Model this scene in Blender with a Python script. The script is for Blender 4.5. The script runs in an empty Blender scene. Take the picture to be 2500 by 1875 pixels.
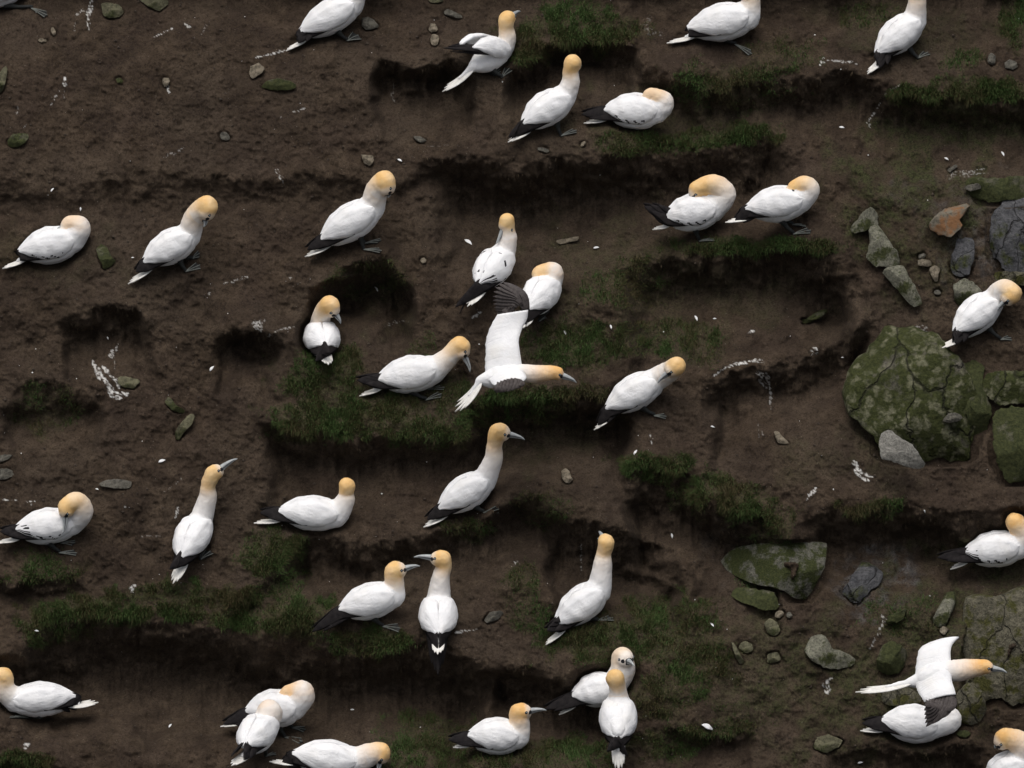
import bpy, math, random
import numpy as np
from math import radians, sin, cos, pi
random.seed(7); np.random.seed(7)
SC = bpy.context.scene

# ------------------------------------------------------------------ camera, sky, sun, exposure
PITCH = radians(20.0); DIST = 45.0; FRAME_W = 6.85
WID = FRAME_W / DIST
PPM = 2500.0 / FRAME_W                       # photograph pixels per metre on the cliff
FW = np.array([0, cos(PITCH), -sin(PITCH)]); UP = np.array([0, sin(PITCH), cos(PITCH)]); RT = np.array([1.0, 0, 0])
C0 = np.array([0, 0, 3.0]) - FW * DIST
ZUP = np.array([0, 0, 1.0])
cam_data = bpy.data.cameras.new("camera"); cam = bpy.data.objects.new("camera", cam_data)
SC.collection.objects.link(cam); SC.camera = cam
cam.location = C0; cam.rotation_euler = (radians(90) - PITCH, 0, 0)
cam_data.sensor_width = 36.0; cam_data.lens = 36.0 / WID
cam_data.clip_start = 1.0; cam_data.clip_end = 1000.0

SUN_EL, SUN_AZ = radians(75), radians(205)   # high, veiled sun on the camera's side, a little to the left
world = bpy.data.worlds.new("World"); SC.world = world; world.use_nodes = True
wt = world.node_tree; bg = wt.nodes["Background"]
sky = wt.nodes.new("ShaderNodeTexSky"); sky.sky_type = 'NISHITA'; sky.sun_disc = False
sky.sun_elevation = SUN_EL; sky.sun_rotation = SUN_AZ
sky.air_density = 1.0; sky.dust_density = 6.0; sky.ozone_density = 0.5
hs = wt.nodes.new("ShaderNodeHueSaturation"); hs.inputs["Saturation"].default_value = 0.45
wt.links.new(sky.outputs[0], hs.inputs["Color"]); wt.links.new(hs.outputs[0], bg.inputs["Color"])
bg.inputs["Strength"].default_value = 0.115
sun_d = bpy.data.lights.new("sun", 'SUN'); sun = bpy.data.objects.new("sun", sun_d); SC.collection.objects.link(sun)
sun_d.energy = 1.5; sun_d.angle = radians(50); sun_d.color = (1.0, 0.97, 0.93)
sun.rotation_euler = (-(pi / 2 - SUN_EL), 0, -SUN_AZ)
SC.view_settings.view_transform = 'Standard'; SC.view_settings.look = 'None'
SC.view_settings.exposure = 0.0; SC.view_settings.gamma = 1.0
SC.cycles.use_denoising = True
SC.cycles.max_bounces = 6; SC.cycles.diffuse_bounces = 3

# ------------------------------------------------------------------ photograph coordinates
ORG = {r + str(c + 1): ((0, 620, 1240, 1860)[c], (0, 465, 930, 1395)[i]) for i, r in enumerate('abcd') for c in range(4)}
def P(t, x, y):
    if t == 'o': return (x * 1.1302, y * 1.1302)
    if t == 'f': return (1090 + x / 4.741, 670 + y / 4.741)
    ox, oy = ORG[t]; return (ox + x / 3.45625, oy + y / 3.45625)
def ray(px, py):
    px = np.asarray(px, float); py = np.asarray(py, float)
    return (px[..., None] - 1250) / 2500 * WID * RT - (py[..., None] - 937.5) / 2500 * WID * UP + FW
def pt(p, depth): return C0 + ray(*p) * depth
def pt_y(p, y):
    r = ray(*p); return C0 + r * ((y - C0[1]) / r[1])
def solve(p, cen, L, sign):
    r = ray(*p); a = r @ r; b = 2 * r @ (C0 - cen); c = (C0 - cen) @ (C0 - cen) - L * L
    d = max(b * b - 4 * a * c, 0.0) if sign else 0.0
    return C0 + r * ((-b + np.sign(sign) * math.sqrt(d)) / (2 * a))
def nrm(v): return v / (np.linalg.norm(v) + 1e-12)
def topx(v):
    v = np.asarray(v) - C0; d = v @ FW
    return 1250 + (v @ RT) / d / WID * 2500, 937.5 - (v @ UP) / d / WID * 2500, d

# ------------------------------------------------------------------ noise
def _h(ix, iy, seed):
    h = (ix.astype(np.int64) * 374761393 + iy.astype(np.int64) * 668265263 + seed * 1442695041) & 0xffffffff
    h = ((h ^ (h >> 13)) * 1274126177) & 0xffffffff
    return ((h ^ (h >> 16)) & 0xffff) / 65535.0
def perlin(x, y, seed=0):
    x = np.asarray(x, float); y = np.asarray(y, float)
    ix = np.floor(x); iy = np.floor(y); fx = x - ix; fy = y - iy
    u = fx * fx * fx * (fx * (fx * 6 - 15) + 10); v = fy * fy * fy * (fy * (fy * 6 - 15) + 10)
    def g(a, b):
        th = _h(ix + a, iy + b, seed) * 2 * pi
        return np.cos(th) * (fx - a) + np.sin(th) * (fy - b)
    return ((g(0, 0) * (1 - u) + g(1, 0) * u) * (1 - v) + (g(0, 1) * (1 - u) + g(1, 1) * u) * v) * 1.5
def fbm(x, y, seed=0, o=4):
    s = 0; a = 1.0
    for k in range(o):
        s = s + a * perlin(x * 2 ** k, y * 2 ** k, seed + k * 17); a *= 0.5
    return s
def noise3(p, seed=0):
    p = np.asarray(p, float); i = np.floor(p); f = p - i; f = f * f * (3 - 2 * f); s = 0
    for a in (0, 1):
        for b in (0, 1):
            for c in (0, 1):
                w = (f[:, 0] if a else 1 - f[:, 0]) * (f[:, 1] if b else 1 - f[:, 1]) * (f[:, 2] if c else 1 - f[:, 2])
                s = s + w * _h(i[:, 0] + a, i[:, 1] + b + 57 * (i[:, 2] + c), seed)
    return s * 2 - 1
def sst(a, b, x):
    t = np.clip((x - a) / (b - a), 0, 1); return t * t * (3 - 2 * t)

# ------------------------------------------------------------------ object helpers
COL = SC.collection
def mesh_obj(name, v, f, mat=None, parent=None, attrs=None, smooth=True, mats=None, midx=None, origin=None):
    me = bpy.data.meshes.new(name)
    v = np.asarray(v, float)
    if origin is not None: v = v - origin
    me.from_pydata(v.tolist(), [], [tuple(int(i) for i in q) for q in f])
    for m in (mats or [mat]):
        if m: me.materials.append(m)
    if midx is not None: me.polygons.foreach_set('material_index', np.asarray(midx, np.int32))
    for k, a in (attrs or {}).items():
        at = me.attributes.new(k, 'FLOAT', 'POINT'); at.data.foreach_set('value', np.asarray(a, np.float32))
    if smooth: me.polygons.foreach_set('use_smooth', np.ones(len(me.polygons), bool))
    me.update()
    o = bpy.data.objects.new(name, me); COL.objects.link(o)
    if parent is not None: o.parent = parent
    elif origin is not None: o.location = origin
    return o
def big_mesh(name, v, quads, mat):
    me = bpy.data.meshes.new(name); n = len(quads)
    me.vertices.add(len(v)); me.vertices.foreach_set('co', np.asarray(v, np.float32).ravel())
    k = quads.shape[1]
    me.loops.add(n * k); me.loops.foreach_set('vertex_index', quads.astype(np.int32).ravel())
    me.polygons.add(n); me.polygons.foreach_set('loop_start', np.arange(0, n * k, k, dtype=np.int32))
    me.polygons.foreach_set('loop_total', np.full(n, k, np.int32))
    me.materials.append(mat); me.update(calc_edges=True)
    o = bpy.data.objects.new(name, me); COL.objects.link(o); return o
def tag(o, label, cat=None, group=None, kind=None):
    o['label'] = label
    if cat: o['category'] = cat
    if group: o['group'] = group
    if kind: o['kind'] = kind
    return o
def loft(rings, close=True):
    n = len(rings[0]); v = np.concatenate(rings); f = []
    for i in range(len(rings) - 1):
        for j in range(n):
            a = i * n + j; b = i * n + (j + 1) % n
            f.append((a, b, b + n, a + n))
    if close:
        f.append(tuple(range(n - 1, -1, -1))); f.append(tuple(range(len(v) - n, len(v))))
    return v, f
def merge(parts):
    V = []; F = []; n = 0
    for v, f in parts:
        V.append(np.asarray(v)); F += [tuple(i + n for i in q) for q in f]; n += len(v)
    return np.concatenate(V), F
def ring(c, ax1, ax2, r1, r2, n=12):
    t = np.linspace(0, 2 * pi, n, endpoint=False)[:, None]
    return c + np.cos(t) * ax1 * r1 + np.sin(t) * ax2 * r2
def tube(pts, rad, n=8):
    pts = np.asarray(pts, float); rings = []
    for i, p in enumerate(pts):
        t = nrm(pts[min(i + 1, len(pts) - 1)] - pts[max(i - 1, 0)])
        s = np.cross(t, ZUP); s = nrm(s) if np.linalg.norm(s) > .05 else RT
        rings.append(ring(p, s, np.cross(s, t), rad[i], rad[i], n))
    return loft(rings)
def ribbon(pts, wid, nor, thick, n=8):
    """flat feather: elliptical section, wide across, thin along nor"""
    pts = np.asarray(pts, float); rings = []
    for i, p in enumerate(pts):
        t = nrm(pts[min(i + 1, len(pts) - 1)] - pts[max(i - 1, 0)])
        s = nrm(np.cross(t, nor)); k = nrm(np.cross(s, t))
        rings.append(ring(p, s, k, wid[i], thick * (0.35 + 0.65 * wid[i] / max(wid)), n))
    return loft(rings)
def catmull(pts, per=8):
    pts = np.asarray(pts, float); n = len(pts); out = []
    for i in range(n - 1):
        p0 = pts[max(i - 1, 0)]; p1 = pts[i]; p2 = pts[i + 1]; p3 = pts[min(i + 2, n - 1)]
        for k in range(per):
            t = k / per
            out.append(.5 * ((2 * p1) + (p2 - p0) * t + (2 * p0 - 5 * p1 + 4 * p2 - p3) * t * t + (3 * p1 - p0 - 3 * p2 + p3) * t ** 3))
    out.append(pts[-1]); return np.array(out)

# ------------------------------------------------------------------ materials
class NT:
    def __init__(s, name, rough=0.9, spec=0.2):
        s.m = bpy.data.materials.new(name); s.m.use_nodes = True; s.t = s.m.node_tree
        s.b = s.t.nodes["Principled BSDF"]; s.b.inputs["Roughness"].default_value = rough
        s.b.inputs["Specular IOR Level"].default_value = spec
    def n(s, t, **k):
        x = s.t.nodes.new(t)
        for a, b in k.items(): setattr(x, a, b)
        return x
    def l(s, a, b): s.t.links.new(a, b)
    def attr(s, name): x = s.n("ShaderNodeAttribute"); x.attribute_name = name; return x
    def coord(s): return s.n("ShaderNodeTexCoord").outputs["Object"]
    def noise(s, scale, detail=4, rough=.55, vec=None, dist=0):
        x = s.n("ShaderNodeTexNoise"); x.inputs["Scale"].default_value = scale; x.inputs["Detail"].default_value = detail
        x.inputs["Roughness"].default_value = rough; x.inputs["Distortion"].default_value = dist
        s.l(vec or s.coord(), x.inputs["Vector"]); return x.outputs["Fac"]
    def ramp(s, fac, stops):
        x = s.n("ShaderNodeValToRGB"); e = x.color_ramp.elements
        while len(e) < len(stops): e.new(.5)
        for el, (p, c) in zip(e, stops):
            el.position = p; el.color = (*c, 1) if not np.isscalar(c) else (c, c, c, 1)
        s.l(fac, x.inputs[0]); return x.outputs[0]
    def mix(s, fac, a, b, mode='MIX'):
        x = s.n("ShaderNodeMix"); x.data_type = 'RGBA'; x.blend_type = mode
        for v, i in ((fac, 0), (a, 6), (b, 7)):
            if hasattr(v, 'node'): s.l(v, x.inputs[i])
            else: x.inputs[i].default_value = v if np.isscalar(v) else (*v, 1)
        return x.outputs[2]
    def math(s, op, a, b=0.0, clamp=False):
        x = s.n("ShaderNodeMath"); x.operation = op; x.use_clamp = clamp
        for v, i in ((a, 0), (b, 1)):
            if hasattr(v, 'node'): s.l(v, x.inputs[i])
            else: x.inputs[i].default_value = v
        return x.outputs[0]
    def bump(s, h, strength=.5, dist=.01, prev=None):
        x = s.n("ShaderNodeBump"); x.inputs["Strength"].default_value = strength; x.inputs["Distance"].default_value = dist
        s.l(h, x.inputs["Height"])
        if prev is not None: s.l(prev, x.inputs["Normal"])
        return x.outputs[0]
    def col(s, c):
        if hasattr(c, 'node'): s.l(c, s.b.inputs["Base Color"])
        else: s.b.inputs["Base Color"].default_value = (*c, 1)
    def nor(s, n): s.l(n, s.b.inputs["Normal"])

def mat_soil():
    m = NT("soil", .95, .12)
    n1 = m.noise(1.1, 5, .6); n2 = m.noise(9, 6, .65); n3 = m.noise(70, 4, .7); n4 = m.noise(2.6, 4, .6)
    c = m.ramp(n2, [(.3, (.030, .021, .0135)), (.5, (.059, .042, .028)), (.7, (.088, .064, .044))])
    c = m.mix(m.ramp(n4, [(.45, 0), (.66, .5)]), c, (.046, .032, .025))           # purple-brown areas
    c = m.mix(m.ramp(n1, [(.45, 0), (.62, .55)]), c, (.074, .056, .040))           # dry trampled areas
    c = m.mix(m.ramp(m.noise(3.4, 5, .65, dist=.6), [(.48, 0), (.62, .7)]), c, (.034, .024, .017))
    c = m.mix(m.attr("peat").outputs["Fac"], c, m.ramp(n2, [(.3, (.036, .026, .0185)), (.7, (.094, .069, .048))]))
    c = m.mix(m.math('MULTIPLY', m.attr("shale").outputs["Fac"], m.ramp(m.noise(11, 6, .7), [(.44, 0), (.58, .85)])), c, m.ramp(n2, [(.25, (.045, .044, .044)), (.7, (.135, .130, .128))]))
    c = m.mix(m.math('MULTIPLY', m.attr("moss").outputs["Fac"], m.ramp(m.noise(16, 5, .7), [(.38, .15), (.6, 1)])), c,
              m.ramp(n3, [(.35, (.026, .031, .012)), (.7, (.068, .074, .030))]))
    c = m.mix(m.ramp(n3, [(.42, .55), (.5, 0)]), c, (.016, .011, .009))              # dark crumbs
    c = m.mix(m.ramp(m.noise(120, 2, .5), [(.69, 0), (.74, .5)]), c, (.17, .14, .11))   # pale grit
    v = m.n("ShaderNodeTexVoronoi"); v.inputs["Scale"].default_value = 17; m.l(m.coord(), v.inputs["Vector"])
    c = m.mix(m.ramp(v.outputs["Distance"], [(.035, .5), (.055, 0)]), c, (.30, .27, .22))  # scattered flecks
    c = m.mix(m.ramp(m.math('ADD', m.attr('guano').outputs['Fac'], m.math('MULTIPLY', m.math('SUBTRACT', m.noise(120, 6, .75), .5), .55)), [(.22, 0), (.85, 1)]), c, m.ramp(n3, [(.3, (.42, .41, .39)), (.7, (.78, .77, .74))]))
    m.col(c)
    b = m.bump(m.noise(38, 6, .72), .65, .03); b = m.bump(m.noise(150, 3, .65), .6, .008, b); m.nor(b)
    return m.m
def mat_plumage():
    m = NT("white_plumage", .75, .2)
    buff = m.attr("buff").outputs["Fac"]; dark = m.attr("dark").outputs["Fac"]; warm = m.attr("warm").outputs["Fac"]
    n = m.noise(22, 4, .6)
    c = m.ramp(n, [(.25, (.75, .75, .765)), (.6, (.83, .83, .83))])
    c = m.mix(m.ramp(m.noise(7, 3, .5), [(.5, 0), (.8, .4)]), c, (.74, .70, .62))
    bc = m.mix(warm, (.76, .51, .225), (.77, .41, .125))
    bc = m.mix(m.ramp(m.noise(14, 3), [(.4, 0), (.7, .35)]), bc, (.82, .68, .42))
    c = m.mix(buff, c, bc)
    c = m.mix(m.ramp(dark, [(.45, 0), (.55, 1)]), c, (.018, .018, .022)); m.col(c)
    m.nor(m.bump(m.noise(26, 5, .65, dist=.8), .45, .012)); return m.m
def mat_wing():
    m = NT("white_wing", .7, .2)
    dark = m.attr("dark").outputs["Fac"]; fe = m.attr("feather").outputs["Fac"]
    c = m.ramp(m.noise(16, 4, .6), [(.3, (.76, .765, .78)), (.65, (.84, .84, .845))])
    c = m.mix(m.ramp(m.noise(6, 3, .5), [(.52, 0), (.8, .35)]), c, (.74, .70, .61))
    c = m.mix(m.math('MULTIPLY', m.ramp(fe, [(.0, 1), (.25, 0)]), .32), c, (.40, .40, .43))
    c = m.mix(m.ramp(dark, [(.45, 0), (.55, 1)]), c, (.020, .019, .021)); m.col(c)
    m.nor(m.bump(fe, .22, .004, m.bump(m.noise(24, 5, .65, dist=1.0), .45, .012))); return m.m
def mat_simple(name, a, b, scale=20, rough=.6, spec=.3, bump=.2):
    m = NT(name, rough, spec); n = m.noise(scale, 4, .6)
    m.col(m.ramp(n, [(.3, a), (.7, b)])); m.nor(m.bump(n, bump, .006)); return m.m
def mat_beak():
    m = NT("beak_horn", .4, .45); d = m.attr("dark").outputs["Fac"]
    c = m.ramp(m.noise(30, 3), [(.3, (.27, .29, .30)), (.7, (.42, .44, .44))])
    m.col(m.mix(d, c, (.015, .016, .02))); return m.m
def mat_rock(name, a, b, moss=0.0, lichen=0.0, mosscol=((.022, .027, .010), (.058, .063, .023)), patch=None, scale=1.0, crack=0.0):
    m = NT(name, .9, .2)
    n = m.noise(14 * scale, 6, .65); n2 = m.noise(45 * scale, 4, .7)
    c = m.ramp(n, [(.28, a), (.68, b)])
    c = m.mix(m.ramp(n2, [(.40, .55), (.52, 0)]), c, tuple(x * .45 for x in a))
    if patch: c = m.mix(m.ramp(m.noise(7 * scale, 6, .65), [(.46, 0), (.56, .9)]), c, patch)
    if moss:
        k = m.ramp(m.noise(4.2 * scale, 7, .68), [(.62 - .3 * moss, 0), (.70 - .3 * moss, 1)])
        c = m.mix(k, c, m.ramp(n2, [(.35, mosscol[0]), (.68, mosscol[1])]))
    if lichen:
        v = m.n("ShaderNodeTexVoronoi"); v.inputs["Scale"].default_value = 13 * scale
        w = m.n("ShaderNodeVectorMath"); w.operation = 'ADD'; nz = m.n("ShaderNodeTexNoise"); nz.inputs["Scale"].default_value = 18
        m.l(m.coord(), nz.inputs["Vector"]); sc_ = m.n("ShaderNodeVectorMath"); sc_.operation = 'SCALE'; sc_.inputs["Scale"].default_value = .13
        m.l(nz.outputs["Color"], sc_.inputs[0]); m.l(m.coord(), w.inputs[0]); m.l(sc_.outputs[0], w.inputs[1]); m.l(w.outputs[0], v.inputs["Vector"])
        k = m.math('MULTIPLY', m.ramp(v.outputs["Distance"], [(.26, lichen), (.55, 0)]), m.ramp(m.noise(3.2, 4, .6), [(.40, 0), (.50, 1)]))
        c = m.mix(k, c, m.ramp(n2, [(.3, (.095, .095, .055)), (.7, (.185, .178, .12))]))
    if crack:
        vc = m.n("ShaderNodeTexVoronoi"); vc.feature = 'DISTANCE_TO_EDGE'; vc.inputs["Scale"].default_value = crack
        wv = m.n("ShaderNodeVectorMath"); wv.operation = 'ADD'; nc = m.n("ShaderNodeTexNoise"); nc.inputs["Scale"].default_value = 4; nc.inputs["Detail"].default_value = 5
        m.l(m.coord(), nc.inputs["Vector"]); s2 = m.n("ShaderNodeVectorMath"); s2.operation = 'SCALE'; s2.inputs["Scale"].default_value = .35
        mp = m.n("ShaderNodeMapping"); mp.inputs["Scale"].default_value = (1.9, 1, .6)
        m.l(nc.outputs["Color"], s2.inputs[0]); m.l(m.coord(), wv.inputs[0]); m.l(s2.outputs[0], wv.inputs[1]); m.l(wv.outputs[0], mp.inputs["Vector"]); m.l(mp.outputs[0], vc.inputs["Vector"])
        kk = m.ramp(vc.outputs["Distance"], [(.0, 1), (.016, 0)]); c = m.mix(m.math('MULTIPLY', kk, .6), c, (.012, .010, .008))
        h_ = m.math('SUBTRACT', n, m.math('MULTIPLY', kk, .8))
        m.col(c); m.nor(m.bump(n2, .6, .012, m.bump(h_, .8, .04))); return m.m
    m.col(c); m.nor(m.bump(n2, .6, .012, m.bump(n, .6, .03))); return m.m
M = dict(soil=mat_soil(), plum=mat_plumage(), wing=mat_wing(), beak=mat_beak(),
    prim=mat_simple("black_primaries", (.009, .008, .009), (.024, .021, .021), 40, .75, .08),
    brown=mat_simple("brown_primaries", (.035, .028, .027), (.085, .072, .068), 60, .6),
    tail=mat_simple("tail_white", (.62, .60, .55), (.80, .79, .76), 25, .7),
    leg=mat_simple("leg_black", (.016, .017, .017), (.04, .042, .04), 40, .6, .15),
    toe=mat_simple("toe_line", (.095, .10, .09), (.19, .20, .18), 40, .5),
    eye=mat_simple("eye_pale", (.16, .21, .25), (.26, .32, .36), 10, .1),
    down=mat_simple("feather_white", (.68, .68, .69), (.84, .84, .84), 60, .8),
    stone=mat_rock("grey_stone", (.055, .052, .044), (.15, .14, .115)),
    tan=mat_rock("tan_stone", (.10, .085, .06), (.26, .22, .165)),
    olive=mat_rock("olive_stone", (.06, .058, .035), (.16, .15, .095), .3),
    mossy=mat_rock("mossy_stone", (.06, .058, .04), (.15, .14, .10), .85),
    boulder=mat_rock('lichen_boulder', (.05, .045, .036), (.13, .12, .095), .92, .9, ((.022, .027, .008), (.052, .058, .018)), crack=1.0),
    slab=mat_rock('mossy_slab_rock', (.055, .055, .045), (.16, .155, .125), .62, 0, ((.020, .026, .008), (.05, .056, .018)), scale=2.0),
    orange=mat_rock("orange_lichen_stone", (.12, .11, .085), (.24, .21, .16), 0, 0, patch=(.20, .095, .04)),
    pale_face=mat_rock('whitewashed_rock', (.13, .125, .11), (.30, .29, .26), 0, 0, scale=2),
    yellow=mat_rock('yellow_green_rock', (.050, .048, .034), (.17, .155, .11), .45, 0, ((.030, .032, .008), (.080, .076, .022)), scale=1.7, crack=1.5),
    shale=mat_rock("grey_shale", (.035, .036, .040), (.115, .115, .12), .28, 0, crack=2.0),
    pale=mat_rock("pale_crusted_rock", (.085, .083, .064), (.235, .23, .175), .42, 0, scale=1.5))

# ------------------------------------------------------------------ terrain field (depth along the view to a soil cliff)
STEP = 3.0
GX = np.arange(-500, 3001, STEP); GY = np.arange(-420, 2296, STEP)
PX, PY = np.meshgrid(GX, GY)
X = (PX - 1250) / PPM; Y = (PY - 937.5) / PPM
WX = X + .10 * fbm(X * 1.7, Y * 1.7, 91, 3); WY = Y + .08 * fbm(X * 1.7, Y * 1.7, 92, 3)
D = DIST - 0.30 * Y
peat = np.zeros_like(D)
# lip polylines (overview pixels), recess depth factor, riser height, recovery length
LEDGES = [
 ([(800,128),(850,135),(900,150),(960,128),(1010,165)], 1.5, 62, 110),
 ([(1090,140),(1150,112),(1230,95),(1300,80),(1365,90)], 1.5, 66, 110),
 ([(930,345),(1000,338),(1060,345),(1180,352),(1300,340),(1450,322),(1560,300),(1650,300),(1720,330)], 1.35, 112, 190),
 ([(-300,400),(0,395),(100,405),(250,380),(430,378),(560,390),(680,380),(800,392),(900,372),(960,345)], .55, 60, 150),
 ([(1330,150),(1420,165),(1520,178),(1620,168),(1740,165),(1850,158),(1935,190),(2000,215),(2150,205),(2300,215),(2500,200)], 1.25, 76, 150),
 ([(1355,570),(1440,545),(1550,540),(1700,538),(1790,545),(1840,605)], 1.35, 108, 200),
 ([(1520,820),(1580,795),(1640,782),(1720,772),(1800,752),(1880,690)], 1.25, 84, 120),
 ([(140,700),(200,675),(290,672),(340,735)], 1.1, 58, 90),
 ([(20,850),(80,826),(150,822),(220,840)], .8, 70, 120),
 ([(455,735),(500,705),(560,705),(590,750)], 1.1, 60, 90),
 ([(680,625),(750,578),(830,568),(880,608)], 1.6, 74, 120),
 ([(560,900),(640,935),(750,945),(850,938),(1000,945),(1060,930)], 1.3, 78, 170),
 ([(1010,870),(1080,868),(1150,858),(1250,850),(1340,850),(1380,880)], 1.4, 84, 120),
 ([(1350,1045),(1400,1020),(1460,1020),(1540,1085),(1600,1110),(1690,1135)], 1.3, 105, 130),
 ([(1740,1130),(1800,1108),(1880,1098),(1970,1090),(2050,1110),(2200,1120),(2450,1100)], 1.2, 100, 120),
 ([(620,1155),(700,1158),(760,1158),(900,1150),(1000,1135),(1060,1100),(1110,1065),(1180,1062),(1230,1100)], 1.2, 84, 110),
 ([(1190,1105),(1290,1140),(1380,1165),(1460,1205),(1490,1240)], 1.3, 96, 100),
 ([(40,1400),(100,1350),(200,1330),(300,1325),(450,1350),(600,1352),(700,1362),(870,1395),(980,1405),(1080,1440)], 1.2, 150, 140),
 ([(1060,1440),(1130,1445),(1210,1470),(1290,1470),(1330,1500)], 1.4, 80, 100),
 ([(-200,1250),(0,1245),(80,1238),(160,1245),(190,1265)], 1.0, 34, 80),
 ([(-300,1420),(-60,1405),(60,1418),(110,1440)], 1.1, 60, 80),
 ([(1780,1625),(1880,1610),(2000,1612),(2080,1602),(2150,1622)], .8, 60, 100),
 ([(1440,1580),(1520,1572),(1620,1585)], .8, 40, 90),
 ([(-300,1640),(0,1640),(90,1652),(160,1670)], .9, 60, 150),
 ([(480,1330),(560,1245),(640,1180),(680,1170)], .7, 50, 70),
 ([(150,1720),(600,1715),(1000,1705),(1500,1725)], 1.0, 100, 150),
 ([(1500,1740),(1900,1720),(2400,1735)], 1.0, 100, 150),
 ([(-300,-60),(300,-80),(900,-70),(1300,-90)], 1.0, 70, 150),
 ([(1200,-70),(1700,-60),(2400,-80)], 1.0, 70, 150),
]
lipmask = np.zeros_like(D)
wpx = PX + 26 * fbm(X * 2.1, Y * 2.1, 200, 3); wpy = PY + 20 * fbm(X * 2.6, Y * 2.6, 300, 4); wfine = .012 * perlin(X * 14, Y * 14, 61); wh = perlin(X * 2.2, Y * .7, 71)
for i, (pl, df, h, L) in enumerate(LEDGES):
    pl = np.array(pl) * 1.1302; h = h * 1.1302 / PPM; L = L * 1.1302 / PPM * 1.25
    x0, x1 = pl[0, 0], pl[-1, 0]
    lip = np.interp(GX, pl[:, 0], pl[:, 1]) + 9 * fbm(GX / 55, GX * 0 + i * 7.3, 31 + i, 3)
    kern = np.hanning(15); kern /= kern.sum(); lip = np.convolve(np.pad(lip, 7, mode='edge'), kern, 'valid')
    tw = max(26, .10 * (x1 - x0)); tp = sst(x0 - tw * .4, x0 + tw, GX) * (1 - sst(x1 - tw, x1 + tw * .4, GX))
    tp = np.interp(wpx, GX, tp); lp2 = np.interp(wpx, GX, lip)
    s = (wpy - lp2) / PPM + wfine
    hv = h * (.35 + .65 * tp) * (1 + .25 * wh)
    drop = sst(-.16, 1.0, s / hv)
    rec = drop * (1 - sst(-.15, 1, (s - hv) / L)) * df * h * (.92 + .35 * max(0, df - 1.3) / .3)
    bul = .065 * min(1, df) * np.exp(-(np.minimum(s, 0) / .20) ** 2) * (1 - drop)
    D = D + tp * (rec - bul)
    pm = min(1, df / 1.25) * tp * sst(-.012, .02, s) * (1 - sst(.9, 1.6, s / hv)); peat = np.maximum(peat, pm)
    lipmask = np.maximum(lipmask, tp * np.exp(-((s + .01) / .035) ** 2))
for (cx, cy, rx, ry, d) in [(1250,118,95,34,.16),(755,640,70,45,.16),(930,170,70,30,.12),(1090,1480,90,35,.12),(1420,1215,60,40,.1),
        (1810,650,80,60,.12),(560,755,55,40,.10),(2000,1180,80,45,.10),(1290,925,80,40,.08),(1480,640,60,40,.06),(640,980,90,40,.05)]:
    q = ((PX / 1.1302 - cx) / rx) ** 2 + ((PY / 1.1302 - cy) / ry) ** 2 + .5 * perlin(X * 6, Y * 6, 5)
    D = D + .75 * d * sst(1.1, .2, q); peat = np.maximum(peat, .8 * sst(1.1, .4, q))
for (cx, cy, rx, ry, d) in [(660,720,110,60,.08),(520,690,60,40,.06),(1300,620,120,60,.06),(1420,1500,130,90,.10),(930,1600,110,60,.08),(700,860,120,70,.06),
        (260,560,400,120,.06),(1600,500,220,40,.05),(560,1260,90,80,.05),(1590,1080,60,60,.06)]:
    q = ((PX / 1.1302 - cx) / rx) ** 2 + ((PY / 1.1302 - cy) / ry) ** 2
    D = D - d * np.exp(-q)
calm = 1 - .55 * sst(900, 500, PX) * sst(560, 300, PY)       # smoother slope at upper left
D = D + calm * (.030 * fbm(X * 1.6, Y * 1.8, 1, 2) + .034 * fbm(X * 4.5, Y * 5, 2, 3)) +   .015 * np.abs(fbm(X * 11, Y * 11, 3, 4)) + .0045 * fbm(X * 34, Y * 34, 4, 2)
crumb = perlin(X * 36, Y * 36, 12); D = D - .009 * sst(.26, .6, crumb) * (1 - peat)
D = D + peat * (.034 * perlin(X * 17, Y * 2.4, 8) + .014 * perlin(X * 44, Y * 6, 9) + .02 * fbm(X * 9, Y * 9, 10, 3))

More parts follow.
